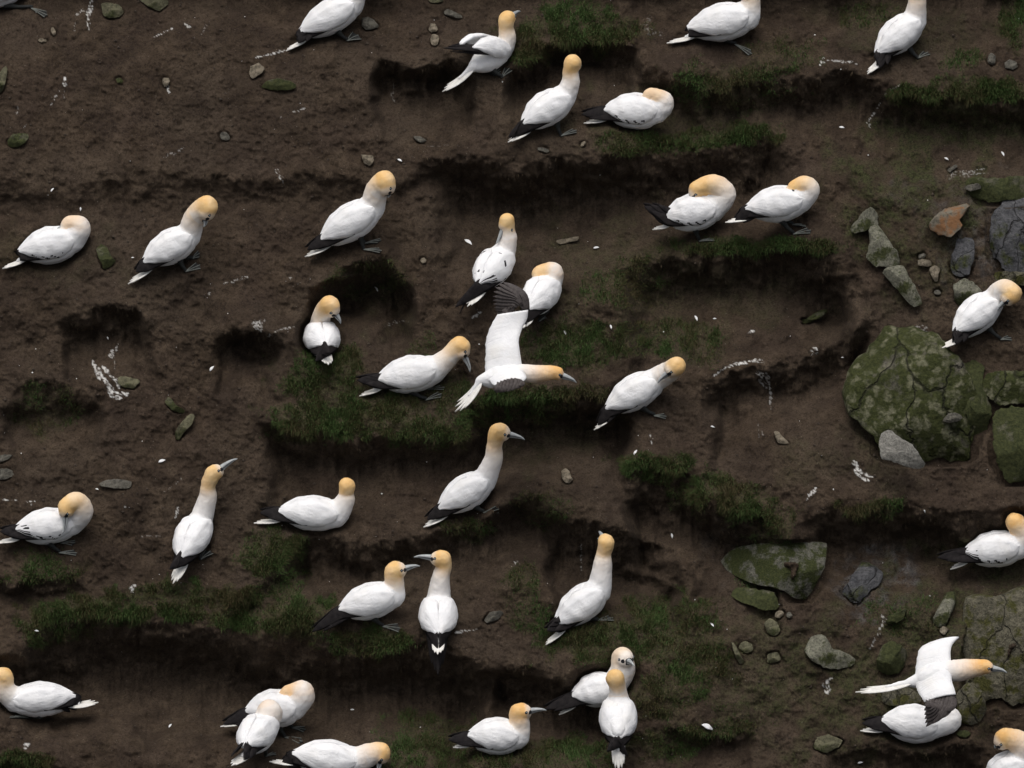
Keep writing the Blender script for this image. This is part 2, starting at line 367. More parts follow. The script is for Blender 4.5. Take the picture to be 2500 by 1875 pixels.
def blob_mask(lst, sharp=.5, nz=.55, f=7, seed=40):
    m = np.zeros_like(D); n = fbm(X * f, Y * f, seed, 3)
    for (cx, cy, rx, ry, k) in lst:
        q = np.sqrt(((PX / 1.1302 - cx) / rx) ** 2 + ((PY / 1.1302 - cy) / ry) ** 2)
        m = np.maximum(m, k * sst(1.25, 1.25 - sharp, q + nz * n))
    return m
GRASS = [(1245,55,125,50,1),(1150,110,60,30,.8),(1300,95,50,30,.6),(1590,290,95,24,.9),(1380,312,130,26,.7),(1480,305,90,20,.6),(2115,192,95,30,1),(1985,208,75,22,.9),(2070,130,50,22,.5),
 (1880,30,65,34,.6),(2195,30,40,60,.9),(1600,532,200,20,.9),(1720,535,90,16,.9),(1350,620,95,60,.6),(1240,745,90,65,.95),(1420,728,135,36,.8),(1500,760,80,30,.5),
 (700,815,95,65,1),(780,895,190,50,1),(640,910,70,44,.8),(930,925,110,44,.7),(980,850,60,40,.6),(910,770,40,40,.4),(1140,870,100,40,.9),(1060,890,50,30,.8),(1280,850,60,20,.4),
 (1420,1008,85,30,1),(1510,1062,60,42,1),(1590,1090,55,44,1),(1670,1125,60,60,.6),(590,1200,75,60,.8),(600,1275,70,34,.5),(120,1345,75,50,1),(250,1312,110,38,1),(390,1298,90,48,1),
 (520,1312,95,44,1),(640,1330,95,50,1),(800,1388,110,30,.8),(90,1225,80,34,.5),(40,1645,80,26,.9),(930,1590,100,50,.8),(870,1625,70,40,.7),(1000,1640,90,30,.7),(1130,1260,50,44,.5),
 (1150,1335,55,34,.5),(1330,1382,170,60,1),(1440,1340,110,56,.9),(1500,1430,95,66,.8),(1430,1505,90,44,.7),(1215,1630,130,40,.95),(1450,1605,90,34,.7),(1590,1560,70,40,.4),
 (1890,1103,70,26,.7),(1010,1150,55,26,.5),(1560,190,130,50,.5),(1690,120,90,40,.4),(100,885,70,55,.4),(1950,1330,90,44,.45),(1640,1240,50,60,.3),(800,600,80,40,.35),(1180,1100,60,40,.3)]
grass_m = blob_mask(GRASS, .6, .5)
moss_m = np.maximum(grass_m * .85, blob_mask([(1960,400,150,140,.95),(2080,270,160,70,.85),(2000,560,110,90,.5),(2150,1240,100,60,.6),(1700,1450,260,140,.55),(2060,1330,160,120,.85),(1850,1500,240,110,.8),(1350,600,200,120,.4),(1560,640,160,80,.35),
   (1900,960,80,80,.3),(120,560,160,60,.2),(1450,240,200,60,.45),(2000,60,200,60,.35),(1750,1000,120,40,.25),(820,650,70,60,.4),(1180,960,110,50,.35)], .8, .9, 5, 55))
shale_m = blob_mask([(2150,520,120,120,.55),(1870,1260,70,70,.9),(1945,1235,55,50,.9),(2095,520,40,60,.9),(1960,985,40,30,.4),(2000,420,80,40,.4),(1560,1180,60,60,.2)], .5, .5, 6, 77)
shale_m *= (.55 + .45 * sst(-.2, .3, fbm(X * 9, Y * 9, 78, 3)))

guano = np.zeros_like(D)
GU = [('a1',[(790,0),(770,90),(740,180),(765,260)],20,1),('a1',[(640,140),(690,90),(740,85)],13,.7),('a1',[(635,150),(630,260)],12,.5),('a1',[(1290,320),(1400,260),(1480,215)],15,.8),
 ('a1',[(1560,200),(1600,230)],15,.7),('a1',[(1770,180),(1690,290),(1640,320)],14,.4),('a1',[(550,670),(555,700)],30,1),('a1',[(500,770),(450,860),(420,900)],13,.6),('a1',[(540,760),(530,860)],10,.5),
 ('a1',[(160,900),(120,1040)],12,.5),('a1',[(240,1030),(200,1080)],13,.6),('a1',[(310,980),(315,1000)],15,.5),('a1',[(1400,680),(1405,720),(1430,780)],22,.9),('a1',[(1370,1340),(1470,1290),(1560,1240)],22,.45),
 ('a1',[(290,500),(300,510)],24,.35),('a2',[(0,490),(180,450),(270,430)],15,.9),('a2',[(330,945),(440,910)],15,.6),('a2',[(230,1000),(240,960)],13,.4),('a2',[(180,1440),(240,1530)],20,.7),
 ('a2',[(1180,690),(1160,800),(1180,880)],14,.4),('a2',[(1460,1240),(1650,1230)],14,.35),('a3',[(1150,250),(1280,280)],70,.35),('a4',[(490,530),(520,490)],26,1),('a4',[(560,510),(700,525),(800,540)],17,.75),
 ('a4',[(1170,720),(1090,760),(1040,800)],22,.6),('a4',[(1000,870),(930,980),(880,1030)],14,.85),('a4',[(890,1030),(910,1070)],13,.6),('a4',[(1600,1480),(1900,1465)],26,.5),('a4',[(1560,1510),(1620,1480)],40,.35),
 ('b1',[(1000,1300),(930,1400)],22,.8),('b1',[(790,1450),(830,1530),(920,1640),(930,1720)],46,1),('b1',[(970,1400),(970,1500)],12,.5),('c1',[(970,90),(1080,130)],26,1),('b1',[(1930,770),(2100,735)],24,.6),
 ('b1',[(1720,880),(1870,835)],14,.5),('b1',[(2140,1130),(2190,1190)],60,.7),('b2',[(0,1150),(60,1080)],34,.5),('b2',[(110,1240),(200,1180),(340,1140)],15,.65),('b2',[(1110,1150),(1240,1105),(1350,1120)],15,.5),
 ('b2',[(290,740),(310,740)],17,.6),('b2',[(330,810),(400,780)],13,.5),('b2',[(1860,1070),(1900,1020)],32,.7),('b3',[(1720,1580),(1820,1500),(1920,1460),(2150,1435)],22,1),('b3',[(2100,1530),(2170,1560),(2200,1640)],28,.8),
 ('b3',[(2040,1200),(2090,1190)],24,1),('c3',[(2120,0),(2180,60)],26,.6),('c3',[(2110,370),(2120,480)],24,.4),('c3',[(1200,460),(1220,550)],18,.8),('c3',[(610,1340),(610,1640)],14,.5),('c3',[(30,1560),(100,1510)],16,.7),
 ('c4',[(60,0),(80,230)],16,.8),('c4',[(780,690),(830,770),(930,820)],32,.95),('c4',[(370,980),(460,890)],22,.95),('d4',[(560,1030),(530,930),(600,900)],24,.95),('d4',[(1010,370),(1030,420),(940,600),(920,670)],20,.6),
 ('d1',[(1090,140),(1130,140)],30,1),('d1',[(215,1460),(215,1500)],28,.9),('d1',[(980,240),(1010,210)],13,.6),('d2',[(1700,520),(1880,490)],20,.85),('c1',[(0,1000),(150,1005)],15,.95),('c1',[(220,1015),(290,1015)],15,.95),
 ('c1',[(1480,1150),(1510,1090)],26,.8),('c1',[(1380,940),(1490,870),(1550,810)],13,.45),('c1',[(1050,1060),(1090,1060)],19,.6),('c1',[(1160,1310),(1370,1320)],17,.4),('b4',[(400,1355),(460,1335)],22,.9),
 ('c3',[(640,110),(680,120)],22,.5),('b4',[(1330,1160),(1400,1200)],50,.5),('c4',[(110,430),(180,530)],40,.22)]
gn = fbm(X * 26, Y * 26, 21, 3); gn2 = fbm(X * 60, Y * 60, 22, 2)
for t, pl, w, k in GU:
    pl = [P(t, *p) for p in pl]; w = w / 3.456 * .95
    xs = [p[0] for p in pl]; ys = [p[1] for p in pl]; pad = w * 3
    i0, i1 = np.searchsorted(GX, [min(xs) - pad, max(xs) + pad]); j0, j1 = np.searchsorted(GY, [min(ys) - pad, max(ys) + pad])
    if i1 <= i0 or j1 <= j0: continue
    qx = PX[j0:j1, i0:i1]; qy = PY[j0:j1, i0:i1]; d = np.full(qx.shape, 1e9)
    if len(pl) == 1: pl = pl * 2
    rs_ = np.random.RandomState(int(pl[0][0] * 7 + pl[0][1]) % 9999); segs = []
    for st_ in range(4):
        q_ = np.array(pl); nq_ = max(4, int(np.hypot(*(q_[-1] - q_[0])) / 9)); tt_ = np.linspace(0, 1, nq_); a_, b_ = np.sort(rs_.uniform(0, 1, 2)); tt_ = tt_ if st_ == 0 else a_ * .6 + tt_ * (max(b_, .5) - a_ * .6)
        kk_ = np.linspace(0, 1, len(q_)); c_ = np.stack([np.interp(tt_, kk_, q_[:, 0]), np.interp(tt_, kk_, q_[:, 1])], 1)
        c_ = c_ + rs_.normal(0, .55 * w, 2) * (st_ > 0) + np.cumsum(rs_.normal(0, .28 * w, c_.shape), 0) * .5; segs += list(zip(c_[:-1], c_[1:]))
    w = w * .50
    for (ax, ay), (bx, by) in segs:
        dx, dy = bx - ax, by - ay; tt = np.clip(((qx - ax) * dx + (qy - ay) * dy) / (dx * dx + dy * dy + 1e-6), 0, 1)
        d = np.minimum(d, np.hypot(qx - ax - tt * dx, qy - ay - tt * dy))
    n = gn[j0:j1, i0:i1]; n2 = gn2[j0:j1, i0:i1]
    m = sst(1.15, .35, d / w + .55 * n) * (.30 + .70 * sst(-.25, .25, n2)) * .92
    guano[j0:j1, i0:i1] = np.maximum(guano[j0:j1, i0:i1], np.clip(k * m, 0, 1))

def depth_at(px, py, F=None):
    F = D if F is None else F
    fx = np.clip((np.asarray(px, float) - GX[0]) / STEP, 0, len(GX) - 1.001); fy = np.clip((np.asarray(py, float) - GY[0]) / STEP, 0, len(GY) - 1.001)
    i = fx.astype(int); j = fy.astype(int); u = fx - i; v = fy - j
    return (F[j, i] * (1 - u) + F[j, i + 1] * u) * (1 - v) + (F[j + 1, i] * (1 - u) + F[j + 1, i + 1] * u) * v
def ground(p): return pt(p, float(depth_at(*p)))
def smooth(F, r):
    k = np.hanning(2 * r + 3)[1:-1]; k /= k.sum()
    F = np.apply_along_axis(lambda a: np.convolve(np.pad(a, r, mode='edge'), k, 'valid'), 0, F)
    return np.apply_along_axis(lambda a: np.convolve(np.pad(a, r, mode='edge'), k, 'valid'), 1, F)
Dsm = smooth(D, 9)

# ------------------------------------------------------------------ gannets
L_RC, L_TR, L_HB = .285, .235, .178
exec_birds = []
def gannet(tile, label, T, R, C, N, H, B, A, F=(), s=1, bs=0, g=1.0, k=None, hk=None, nr=None, hs=1.0, warm=.3, E=None, W=None, W2=None,
           lie=False, spots=0, pw=1.0, neckbuff=None, fly=None, wing=True, yo=None, buffcap=1.0):
    exec_birds.append(dict(locals()))
G = gannet
gr = 'gannets resting on the cliff'
# -- row by row; pixel points of each bird in the photograph: tail tip, rump, chest, neck, head, bill tip, ground contact, feet (heel, toe, toe)
G('a1', "gannet cut off by the top left corner, only its belly and webbed foot showing", (-420,140),(-150,10),(170,-150),[(250,-330)],(330,-420),(450,-420),(265,70),[((265,70),(410,100),(390,155))],0)
G('a2', "headless-looking gannet cut by the top edge, standing above a grey stone", (270,430),(500,270),(830,30),[(900,-150)],(930,-260),(1070,-250),(785,345),[((785,345),(925,330),(840,260))],1,W=(375,365))
G('a2', "gannet with drooped wings held away from its long white tail, bill raised to the right", (1590,775),(1860,560),(2100,410),[(2135,330),(2130,240)],(2130,165),(2250,90),(2090,655),[((2090,655),(2190,590),(2120,560)),((2030,640),(2090,600),(2060,570))],1,bs=1,E=(1800,415),W=(1590,405),W2=(1640,395),pw=.4,g=.92)
G('a3', "upright gannet with tall neck turned away, in front of the dark hollow", (0,1200),(230,1040),(480,810),[(530,690),(525,600)],(545,530),(600,640),(445,1150),[((445,1150),(600,1115),(560,1080))],1,bs=1,hs=1.05)
G('a3', "curled gannet lying with head tucked in its back, right of the bird before the hollow", (640,1040),(900,970),(1250,930),[(1310,860)],(1215,800),(1110,850),(1040,1110),[],0,g=1.1,nr=[.076],lie=True,spots=3,hs=.9,W=(620,965),warm=.5,buffcap=.7)
G('a3', "plump gannet at the top edge with its head cut off and one webbed foot forward", (1340,365),(1640,270),(2020,130),[(2050,10)],(2030,-90),(2150,-140),(1910,390),[((1915,375),(2070,430),(2050,480))],0,g=1.15,W=(1520,270),spots=0)
G('a4', "slim gannet at the top right, head cut by the edge, beside the grassy bank", (890,625),(1060,430),(1290,170),[(1310,20)],(1310,-100),(1400,-180),(1310,490),[((1310,495),(1435,455),(1370,425))],1,W=(1000,575),g=1.0)
G('b1', "gannet asleep at the left edge beside a green slab, head buried in its back", (20,660),(260,540),(610,410),[(670,310)],(590,275),(480,310),(450,610),[],0,g=1.12,nr=[.078],lie=True,spots=3,hs=.9,W=(150,545),warm=.5,buffcap=.6)
G('b1', "standing gannet preening its chest right of the green slab", (1080,790),(1330,590),(1600,370),[(1640,230)],(1745,130),(1725,310),(1560,690),[((1565,685),(1710,655),(1665,600)),((1620,580),(1690,560),(1680,500))],0,nr=[.075],hs=1.30,hk=-.05,k=[-.02],W=(1150,690))
G('b2', "standing gannet with bowed head and open toes above a dark hole", (430,560),(690,410),(1000,140),[(1035,0)],(1105,-80),(1140,60),(925,500),[((925,500),(1080,530),(1075,485)),((930,450),(1085,400),(1060,440))],0,g=1.05,hs=1.28,nr=[.078],hk=-.05,k=[-.02],W=(450,500))
G('b2', "gannet with black-speckled back seen from behind, bill pointing down to the left", (1800,980),(1960,770),(2100,550),[(2145,420),(2140,340)],(2135,255),(2045,450),(2000,900),[],1,spots=5,W=(1700,985),W2=(1735,1040),hs=.95,g=1.05)
G('b3', "standing gannet asleep with head on its back, behind a flying bird's wingtip", (130,1160),(190,1010),(350,790),[(380,690)],(270,690),(170,760),(270,1110),[((265,1105),(335,1070),(300,1060))],1,g=1.05,nr=[.07],hs=.88,warm=.5,buffcap=.9)
G('b2', "gannet seen from behind on a grassy bank, bill turned down to the right", (630,1470),(590,1330),(555,1200),[(570,1060)],(635,965),(738,1122),(560,1390),[],1,g=1.07,hs=1.15,hk=-.10,k=[-.04],lie=True,W=(640,1370),W2=(520,1440))
G('b2', "horizontal gannet peering down at its feet on the grass, left of the flying bird", (890,1735),(1130,1620),(1520,1510),[(1640,1410)],(1735,1310),(1830,1530),(1450,1770),[((1450,1770),(1600,1740),(1570,1690)),((1460,1680),(1620,1680),(1600,1640))],0,g=1.12,nr=[.068],hs=1.18,W=(870,1600))
G('b3', "gannet bent double preening its side, above a bare dirt bank", (725,2022),(930,1830),(1240,1600),[(1360,1530)],(1425,1480),(1260,1620),(1230,1905),[((1230,1900),(1345,1930),(1330,1880))],0,g=1.02,nr=[.072],hs=1.12,hk=-.11,k=[-.05],W=(760,1980))
G('b3', "ruffled gannet with its neck curled back, left of the two preening birds", (1220,330),(1400,260),(1740,140),[(1830,30),(1740,-50)],(1610,-20),(1530,80),(1620,440),[((1615,430),(1760,425),(1720,400))],0,g=1.12,nr=[.077,.07],hs=1.05,warm=.35,W=(1150,132),spots=3)
G('b4', "white gannet asleep on its feet, right of the two preening birds", (-310,270),(-20,190),(330,70),[(400,-5),(360,-45)],(290,-35),(200,50),(265,375),[((265,370),(430,360),(400,310)),((255,290),(390,310),(350,285))],0,g=1.08,nr=[.073,.066],hs=.9,warm=.4,W=(-230,265))
G('b4', "gannet preening under its wing at the right edge by the grey rock face", (1520,1330),(1730,1190),(1950,920),[(2040,830)],(2115,870),(1985,1010),(2010,1265),[((2010,1260),(2125,1265),(2085,1220))],1,g=1.0,nr=[.07],hs=1.15,hk=-.09,k=[-.04],W=(1640,1300),yo=.02)
G('c1', "gannet at the left edge crouching with its bill pressed to its breast", (-30,1370),(220,1290),(610,1190),[(680,1100),(640,1020)],(560,1060),(535,1290),(505,1450),[((500,1450),(660,1475),(640,1425)),((510,1370),(650,1345),(620,1390))],0,g=1.05,nr=[.085,.07],hs=1.0,spots=4,W=(0,1270),k=[-.02,-.05],hk=-.09)
G('c1', "tall slender gannet stretching its bill up to the sky", (1460,1710),(1570,1450),(1690,1190),[(1750,990),(1755,890)],(1795,785),(2000,650),(1700,1515),[((1690,1510),(1815,1450),(1740,1420))],1,W=(1430,1590),W2=(1500,1560),g=1.02,bs=0)
G('c2', "gannet sitting flat on bare soil with its head turned away", (0,1200),(300,1140),(700,1120),[(770,1010),(780,950)],(785,885),(800,900),(560,1250),[],0,bs=1,g=1.05,lie=True,W=(50,1112),nr=[.066,.05])
G('c2', "alert standing gannet in profile facing right, with black wingtips and pale blue bill", (1430,1235),(1680,1070),(1950,830),[(2020,660),(2030,540)],(2060,430),(2288,490),(1935,1110),[((1935,1110),(2085,1110),(2050,1050))],0,W=(1460,1170),g=.98,hs=1.1)
G('d2', "left bird of a greeting pair, bill raised to its partner", (600,465),(810,340),(1170,190),[(1185,100)],(1180,0),(1400,-52),(1085,470),[((1085,465),(1240,520),(1230,440)),],0,nr=[.066],W=(490,510),hs=1.12,g=1.07)
G('d2', "right bird of a greeting pair, seen from behind, black wingtips over the ledge", (1550,700),(1560,520),(1555,270),[(1575,60),(1605,-40)],(1590,-105),(1350,-127),(1560,570),[],1,g=1.12,W=(1555,880),W2=(1560,850),hs=1.05)
G('d3', "upright gannet looking up over its left shoulder on a grassy mound", (320,620),(510,420),(770,150),[(800,-60),(810,-150)],(830,-240),(765,-342),(755,415),[((755,415),(915,415),(860,370))],1,bs=1,W=(330,500),g=1.02,k=[.02,.03],hk=.03,hs=1.0)
G('d3', "rear bird of an overlapping pair, its face and hooked bill turned to the camera", (430,1210),(620,1060),(900,960),[(965,840)],(965,725),(1068,795),(800,1140),[],0,bs=-1,nr=[.085],hs=1.25,W=(310,1165),yo=-.10,g=1.04,buffcap=.55)
G('d3', "front bird of an overlapping pair, seen from behind with crossed black wingtips", (935,1690),(930,1350),(930,1130),[(930,1000)],(905,900),(860,985),(930,1400),[],1,bs=1,g=1.08,W=(835,1520),W2=(1010,1560),hs=1.1,nr=[.06],yo=-.22,hk=-.06,k=[-.02])
G('d2', "gannet lying on grass with bill level to the right, at the lower middle", (1680,1485),(1870,1430),(2220,1380),[(2240,1280)],(2235,1190),(2468,1165),(2110,1530),[],0,g=1.08,lie=True,W=(1640,1420),hs=1.1,nr=[.07],warm=.6)
G('d2', "gannet lying at the bottom edge with its face lowered to the soil", (130,1605),(420,1600),(850,1600),[(970,1550)],(1075,1520),(1040,1690),(700,1740),[],0,g=1.1,lie=True,W=(230,1625),nr=[.08],hs=1.1,warm=.6)
G('d2', "hind bird of a sleeping pair, curled round with head on its back", (-283,1310),(60,1210),(340,1130),[(400,1030)],(290,1015),(190,1080),(255,1400),[((260,1400),(400,1460),(420,1410)),((320,1320),(430,1360),(440,1310))],0,g=1.14,nr=[.092],hs=.85,warm=.6,buffcap=.8,W=(-260,1290))
G('d2', "nearer bird of a sleeping pair, crouched with its tail to the camera", (-190,1640),(-20,1490),(100,1270),[(130,1190)],(90,1175),(20,1230),(100,1570),[((100,1560),(200,1545),(170,1520))],1,g=1.05,nr=[.09],hs=.9,warm=.5,buffcap=.7,W=(-85,1590),W2=(-190,1560),yo=-.08)
G('d1', "gannet at the lower left edge facing left, with ruffled back and spread tail feathers", (830,1105),(530,1120),(120,1080),[(30,980)],(30,890),(-150,910),(260,1270),[((240,1235),(60,1235),(110,1215))],0,g=.98,nr=[.075],hs=1.15,W=(690,1150))
G('d4', "gannet lying under the low flying bird with its head hidden", (830,1345),(1100,1310),(1470,1290),[(1590,1250)],(1530,1180),(1430,1200),(1270,1440),[],0,g=1.13,nr=[.08],hs=.85,lie=True,W=(845,1280),buffcap=.1)
G('d4', "gannet cut off by the bottom right corner, buff head bent over its back", (1780,1960),(1990,1780),(2200,1600),[(2200,1470)],(2065,1405),(1960,1490),(2150,1850),[],0,g=1.1,nr=[.085],hs=1.2,warm=.6,lie=True)
G('c4', "gannet resting at the right edge with buff head turned away and black-tipped wing", (1590,1590),(1780,1470),(2160,1390),[(2200,1290)],(2130,1190),(2260,1160),(1950,1550),[],0,g=1.1,bs=1,lie=True,W=(1480,1490),yo=-.10,spots=4,nr=[.075],hs=1.08,warm=.6)
G('f', "gannet in flight at the centre of the cliff, wings spread and tail fanned", (100,1590),(400,1230),(800,1130),[(1000,1150)],(1250,1138),(1510,1245),(700,1500),[],0,g=.72,nr=[.060],hs=.84,warm=.8,wing=False,fly='middle',yo=-.75)
G('d4', "gannet flying low over a lying bird at the lower right, wings open", (790,1020),(1290,930),(1540,850),[(1700,830)],(1870,805),(2070,848),(1450,1330),[],0,g=.86,nr=[.070],hs=.88,warm=.8,wing=False,fly='right',yo=-.55)

BIRDS = []
def rfun(q): return np.interp(q, [0, .12, .4, .65, .85, 1], [.074, .096, .113, .099, .064, .030])
for b in exec_birds:
    p = lambda a, t=b['tile']: P(t, *a)
    b['g'] *= .925
    g, s, hs_ = b['g'], b['s'], b['hs']
    A = ground(p(b['A'])); R0, Cc = p(b['R']), p(b['C'])
    yo = b['yo'] if b['yo'] is not None else (.06 if b['lie'] else .03)
    Mp = ((R0[0] + Cc[0]) / 2, (R0[1] + Cc[1]) / 2); Mid = pt_y(Mp, A[1] + yo)
    C = solve(Cc, Mid, L_RC / 2, s); R = solve(R0, Mid, L_RC / 2, -s); T = solve(p(b['T']), R, L_TR, -s)
    k = b['k'] or [0] * len(b['N']); hk = b['hk'] if b['hk'] is not None else (k[-1] if k else 0)
    yref = min(C[1], A[1] + .16) if s else C[1]
    Ns = [pt_y(p(n), yref + kk) for n, kk in zip(b['N'], k)]; H = pt_y(p(b['H']), yref + hk)
    b['sleep'] = b['buffcap'] < .95 and b['buffcap'] != .55
    Bt = solve(p(b['B']), H, L_HB, b['bs']) if not b['sleep'] else H + .15 * nrm(nrm(R * .55 + C * .45 - H) + .9 * nrm(solve(p(b['B']), H, L_HB, 0) - H))
    ax = nrm(C - R); dors = nrm(ZUP - ax * (ZUP @ ax)); side = np.cross(ax, dors)
    head_h = nrm(np.array([ax[0], ax[1], 0.0]))
    u = nrm(Bt - H)
    hr = .056 * hs_
    path = [R + (T - R) * .5, R + (T - R) * .16, R, R + (C - R) * .3 - dors * .004, R + (C - R) * .62 - dors * .004, R + (C - R) * .9, C]
    rad = [.012 * g, .030 * g, .056 * g, .098 * g, .112 * g, .102 * g, .088 * g]
    buf = [0] * 7
    nr = b['nr'] or [.064, .052][:len(Ns)]
    for i, n_ in enumerate(Ns):
        path.append(n_); rad.append(nr[i]); buf.append([.22, .75][i] if len(Ns) == 2 else .42)
    path += [H, H + u * .040 * hs_, H + u * .068 * hs_]; rad += [hr, hr * .84, hr * .45]; buf += [1, .95, .85]
    path = catmull(path, 7); rr = np.clip(catmull(np.array(rad)[:, None], 7)[:, 0], .006, None); bb = np.clip(catmull(np.array(buf)[:, None], 7)[:, 0], 0, 1)
    rings = []; side_p = side.copy()
    for i in range(len(path)):
        tn = nrm(path[min(i + 1, len(path) - 1)] - path[max(i - 1, 0)])
        side_p = nrm(side_p - tn * (side_p @ tn)); rings.append(ring(path[i], side_p, np.cross(side_p, tn), rr[i] * .97, rr[i], 18))
    def ball(c, r_): return loft([ring(c + ZUP * r_ * cos(t_), RT, np.array([0, 1.0, 0]), r_ * sin(t_) + 1e-4, r_ * sin(t_) + 1e-4, 16) for t_ in np.linspace(0, pi, 11)])
    v, f = merge([loft(rings), ball(H, hr), ball(H + u * .03 * hs_, hr * .88)] + [ball(n_, nr[i_] * .96) for i_, n_ in enumerate(Ns)])
    me = bpy.data.meshes.new("tmp"); me.from_pydata(v.tolist(), [], f); o = bpy.data.objects.new("tmp", me); COL.objects.link(o)
    md = o.modifiers.new("r", 'REMESH'); md.mode = 'VOXEL'; md.voxel_size = .0085
    ms = o.modifiers.new("s", 'SMOOTH'); ms.factor = .5; ms.iterations = 4
    b.update(A=A, Tt=T, Rr=R, Cc=C, Hh=H, Bt=Bt, ax=ax, dors=dors, side=side, u=u, hr=hr, path=path, rr=rr, bb=bb, tmp=o, p=p, heading=head_h)
    BIRDS.append(b)
dg = bpy.context.evaluated_depsgraph_get()
for b in BIRDS:
    b['bm'] = bpy.data.meshes.new_from_object(b['tmp'].evaluated_get(dg))
for b in BIRDS:
    m = b['tmp'].data; bpy.data.objects.remove(b['tmp']); bpy.data.meshes.remove(m)

def blend_frames(b): return b['ax'], b['dors'], b['side']
def build_bird(b):
    A = b['A']; g = b['g']; ax, dors, side = b['ax'], b['dors'], b['side']; R, C, T, H, Bt, u = b['Rr'], b['Cc'], b['Tt'], b['Hh'], b['Bt'], b['u']
    hs_ = b['hs']; hr = b['hr']
    root = bpy.data.objects.new("gannet", None); COL.objects.link(root); root.location = A; root.empty_display_size = .1
    tag(root, b['label'], "bird", "gannets flying past the cliff" if b['fly'] else "gannets on the cliff ledges")
    # body: one continuous mesh with colour attributes
    me = b['bm']; n = len(me.vertices); co = np.zeros(n * 3, np.float32); me.vertices.foreach_get('co', co); co = co.reshape(-1, 3).astype(float)
    d = np.linalg.norm(co[:, None, :] - b['path'][None], axis=2) - b['rr'][None]; j = d.argmin(1)
    buff = b['bb'][j].copy()
    hd = np.linalg.norm(co - (H + u * .01), axis=1)
    nb = .55 * fbm(co[:, 0] * 9, co[:, 2] * 9, 3, 2) * .25
    buff = np.clip(sst(.05, .85, buff + nb), 0, 1) * b['buffcap'] if b['buffcap'] < 1 else np.clip(buff + nb * buff, 0, 1)
    fu = sst(.03, .07, (co - H) @ u) * (hd < .12); buff = buff * (1 - .5 * fu)
    up_h = ZUP if abs(u[2]) < .8 else b['heading'] * (1 if u[2] < 0 else -1)
    hside = nrm(np.cross(u, up_h)); hup = np.cross(hside, u)
    base = H + u * .072 * hs_
    dark = .9 * (np.linalg.norm(co - base, axis=1) < .021 * hs_).astype(float)
    eyes = []
    if b['sleep']: dark[:] = 0
    for sg in (() if b['sleep'] else (-1, 1)):
        e = H + u * .046 * hs_ + hup * .012 + hside * sg * hr * .74
        dd = np.linalg.norm(co - e, axis=1)
        if dd.min() < .03:
            e = co[dd.argmin()]; eyes.append(e)
        dark = np.maximum(dark, sst(.0125, .008, np.linalg.norm(co - e, axis=1)))
        w = H + u * .064 * hs_ + hup * .004 + hside * sg * hr * .5
        dark = np.maximum(dark, sst(.018, .010, np.linalg.norm(co - w, axis=1)))
    for kk, a in (('buff', buff), ('dark', dark), ('warm', np.full(n, b['warm']))):
        at = me.attributes.new(kk, 'FLOAT', 'POINT'); at.data.foreach_set('value', a.astype(np.float32))
    dn = noise3(co * 28 + 5, 3) * .0028 + noise3(co * 70, 4) * .0012
    co = co + dn[:, None] * (co - b['path'][j]) / (np.linalg.norm(co - b['path'][j], axis=1, keepdims=True) + 1e-6)
    me.vertices.foreach_set('co', (co - A).astype(np.float32).ravel()); me.materials.clear(); me.materials.append(M['plum'])
    me.polygons.foreach_set('use_smooth', np.ones(len(me.polygons), bool)); me.update()
    ob = bpy.data.objects.new("body", me); COL.objects.link(ob); ob.parent = root
    b['co'] = [co]
    # bill
    tip = Bt; b0 = H + u * .060 * hs_; L = np.linalg.norm(tip - b0); rings = []; dk = []
    for q in np.linspace(0, 1, 9):
        c = b0 + (tip - b0) * q + hup * (.004 * sin(pi * q) - .006 * max(0, q - .8) / .2)
        w = (1 - q) ** .75; rings.append(ring(c, hside, hup, .0175 * w + .0022, .0215 * w + .0025, 14))
        th = np.linspace(0, 2 * pi, 14, endpoint=False)
        dk += list(np.where((np.abs(np.sin(th)) < .18) & (q < .85), .95, 0) + (q < .02) * .9)
    v, f = loft(rings); mesh_obj("beak", v, f, M['beak'], root, dict(dark=np.clip(dk, 0, 1)), origin=A)
    for e in eyes:
        rings = [ring(e + hside * 0 + ZUP * (.0052 * cos(t)), RT, FW, .0052 * sin(t) + 1e-4, .0052 * sin(t) + 1e-4, 8) for t in np.linspace(0, pi, 7)]
        v, f = loft(rings); mesh_obj("eye", v, f, M['eye'], root, origin=A)
    # tail: a few overlapping pointed feathers
    tb = R + (T - R) * .05; ta = nrm(T - R); tl = np.linalg.norm(T - tb); tn = nrm(dors - ta * (dors @ ta)); ts = np.cross(ta, tn); parts = []
    fan = 2.2 if b['fly'] == 'middle' else (1.5 if b['tile'] == 'd1' else 1.0)
    for ang, ln in ((-8, .80), (8, .80), (-4.5, .91), (4.5, .91), (0, 1.0)):
        a = radians(ang * fan); dr = ta * cos(a) + ts * sin(a); st = tb + ts * sin(a) * .05
        q = np.linspace(0, 1, 8); pts_ = [st + dr * tl * ln * x - tn * (.012 * sin(pi * x)) for x in q]
        parts.append(ribbon(pts_, [.030 * g, .031, .029, .026, .022, .017, .011, .002], tn, .011 - .003 * abs(ang) / 8))
    v, f = merge(parts); mesh_obj("tail", v, f, M['tail'], root, origin=A); b['co'].append(np.asarray(v))
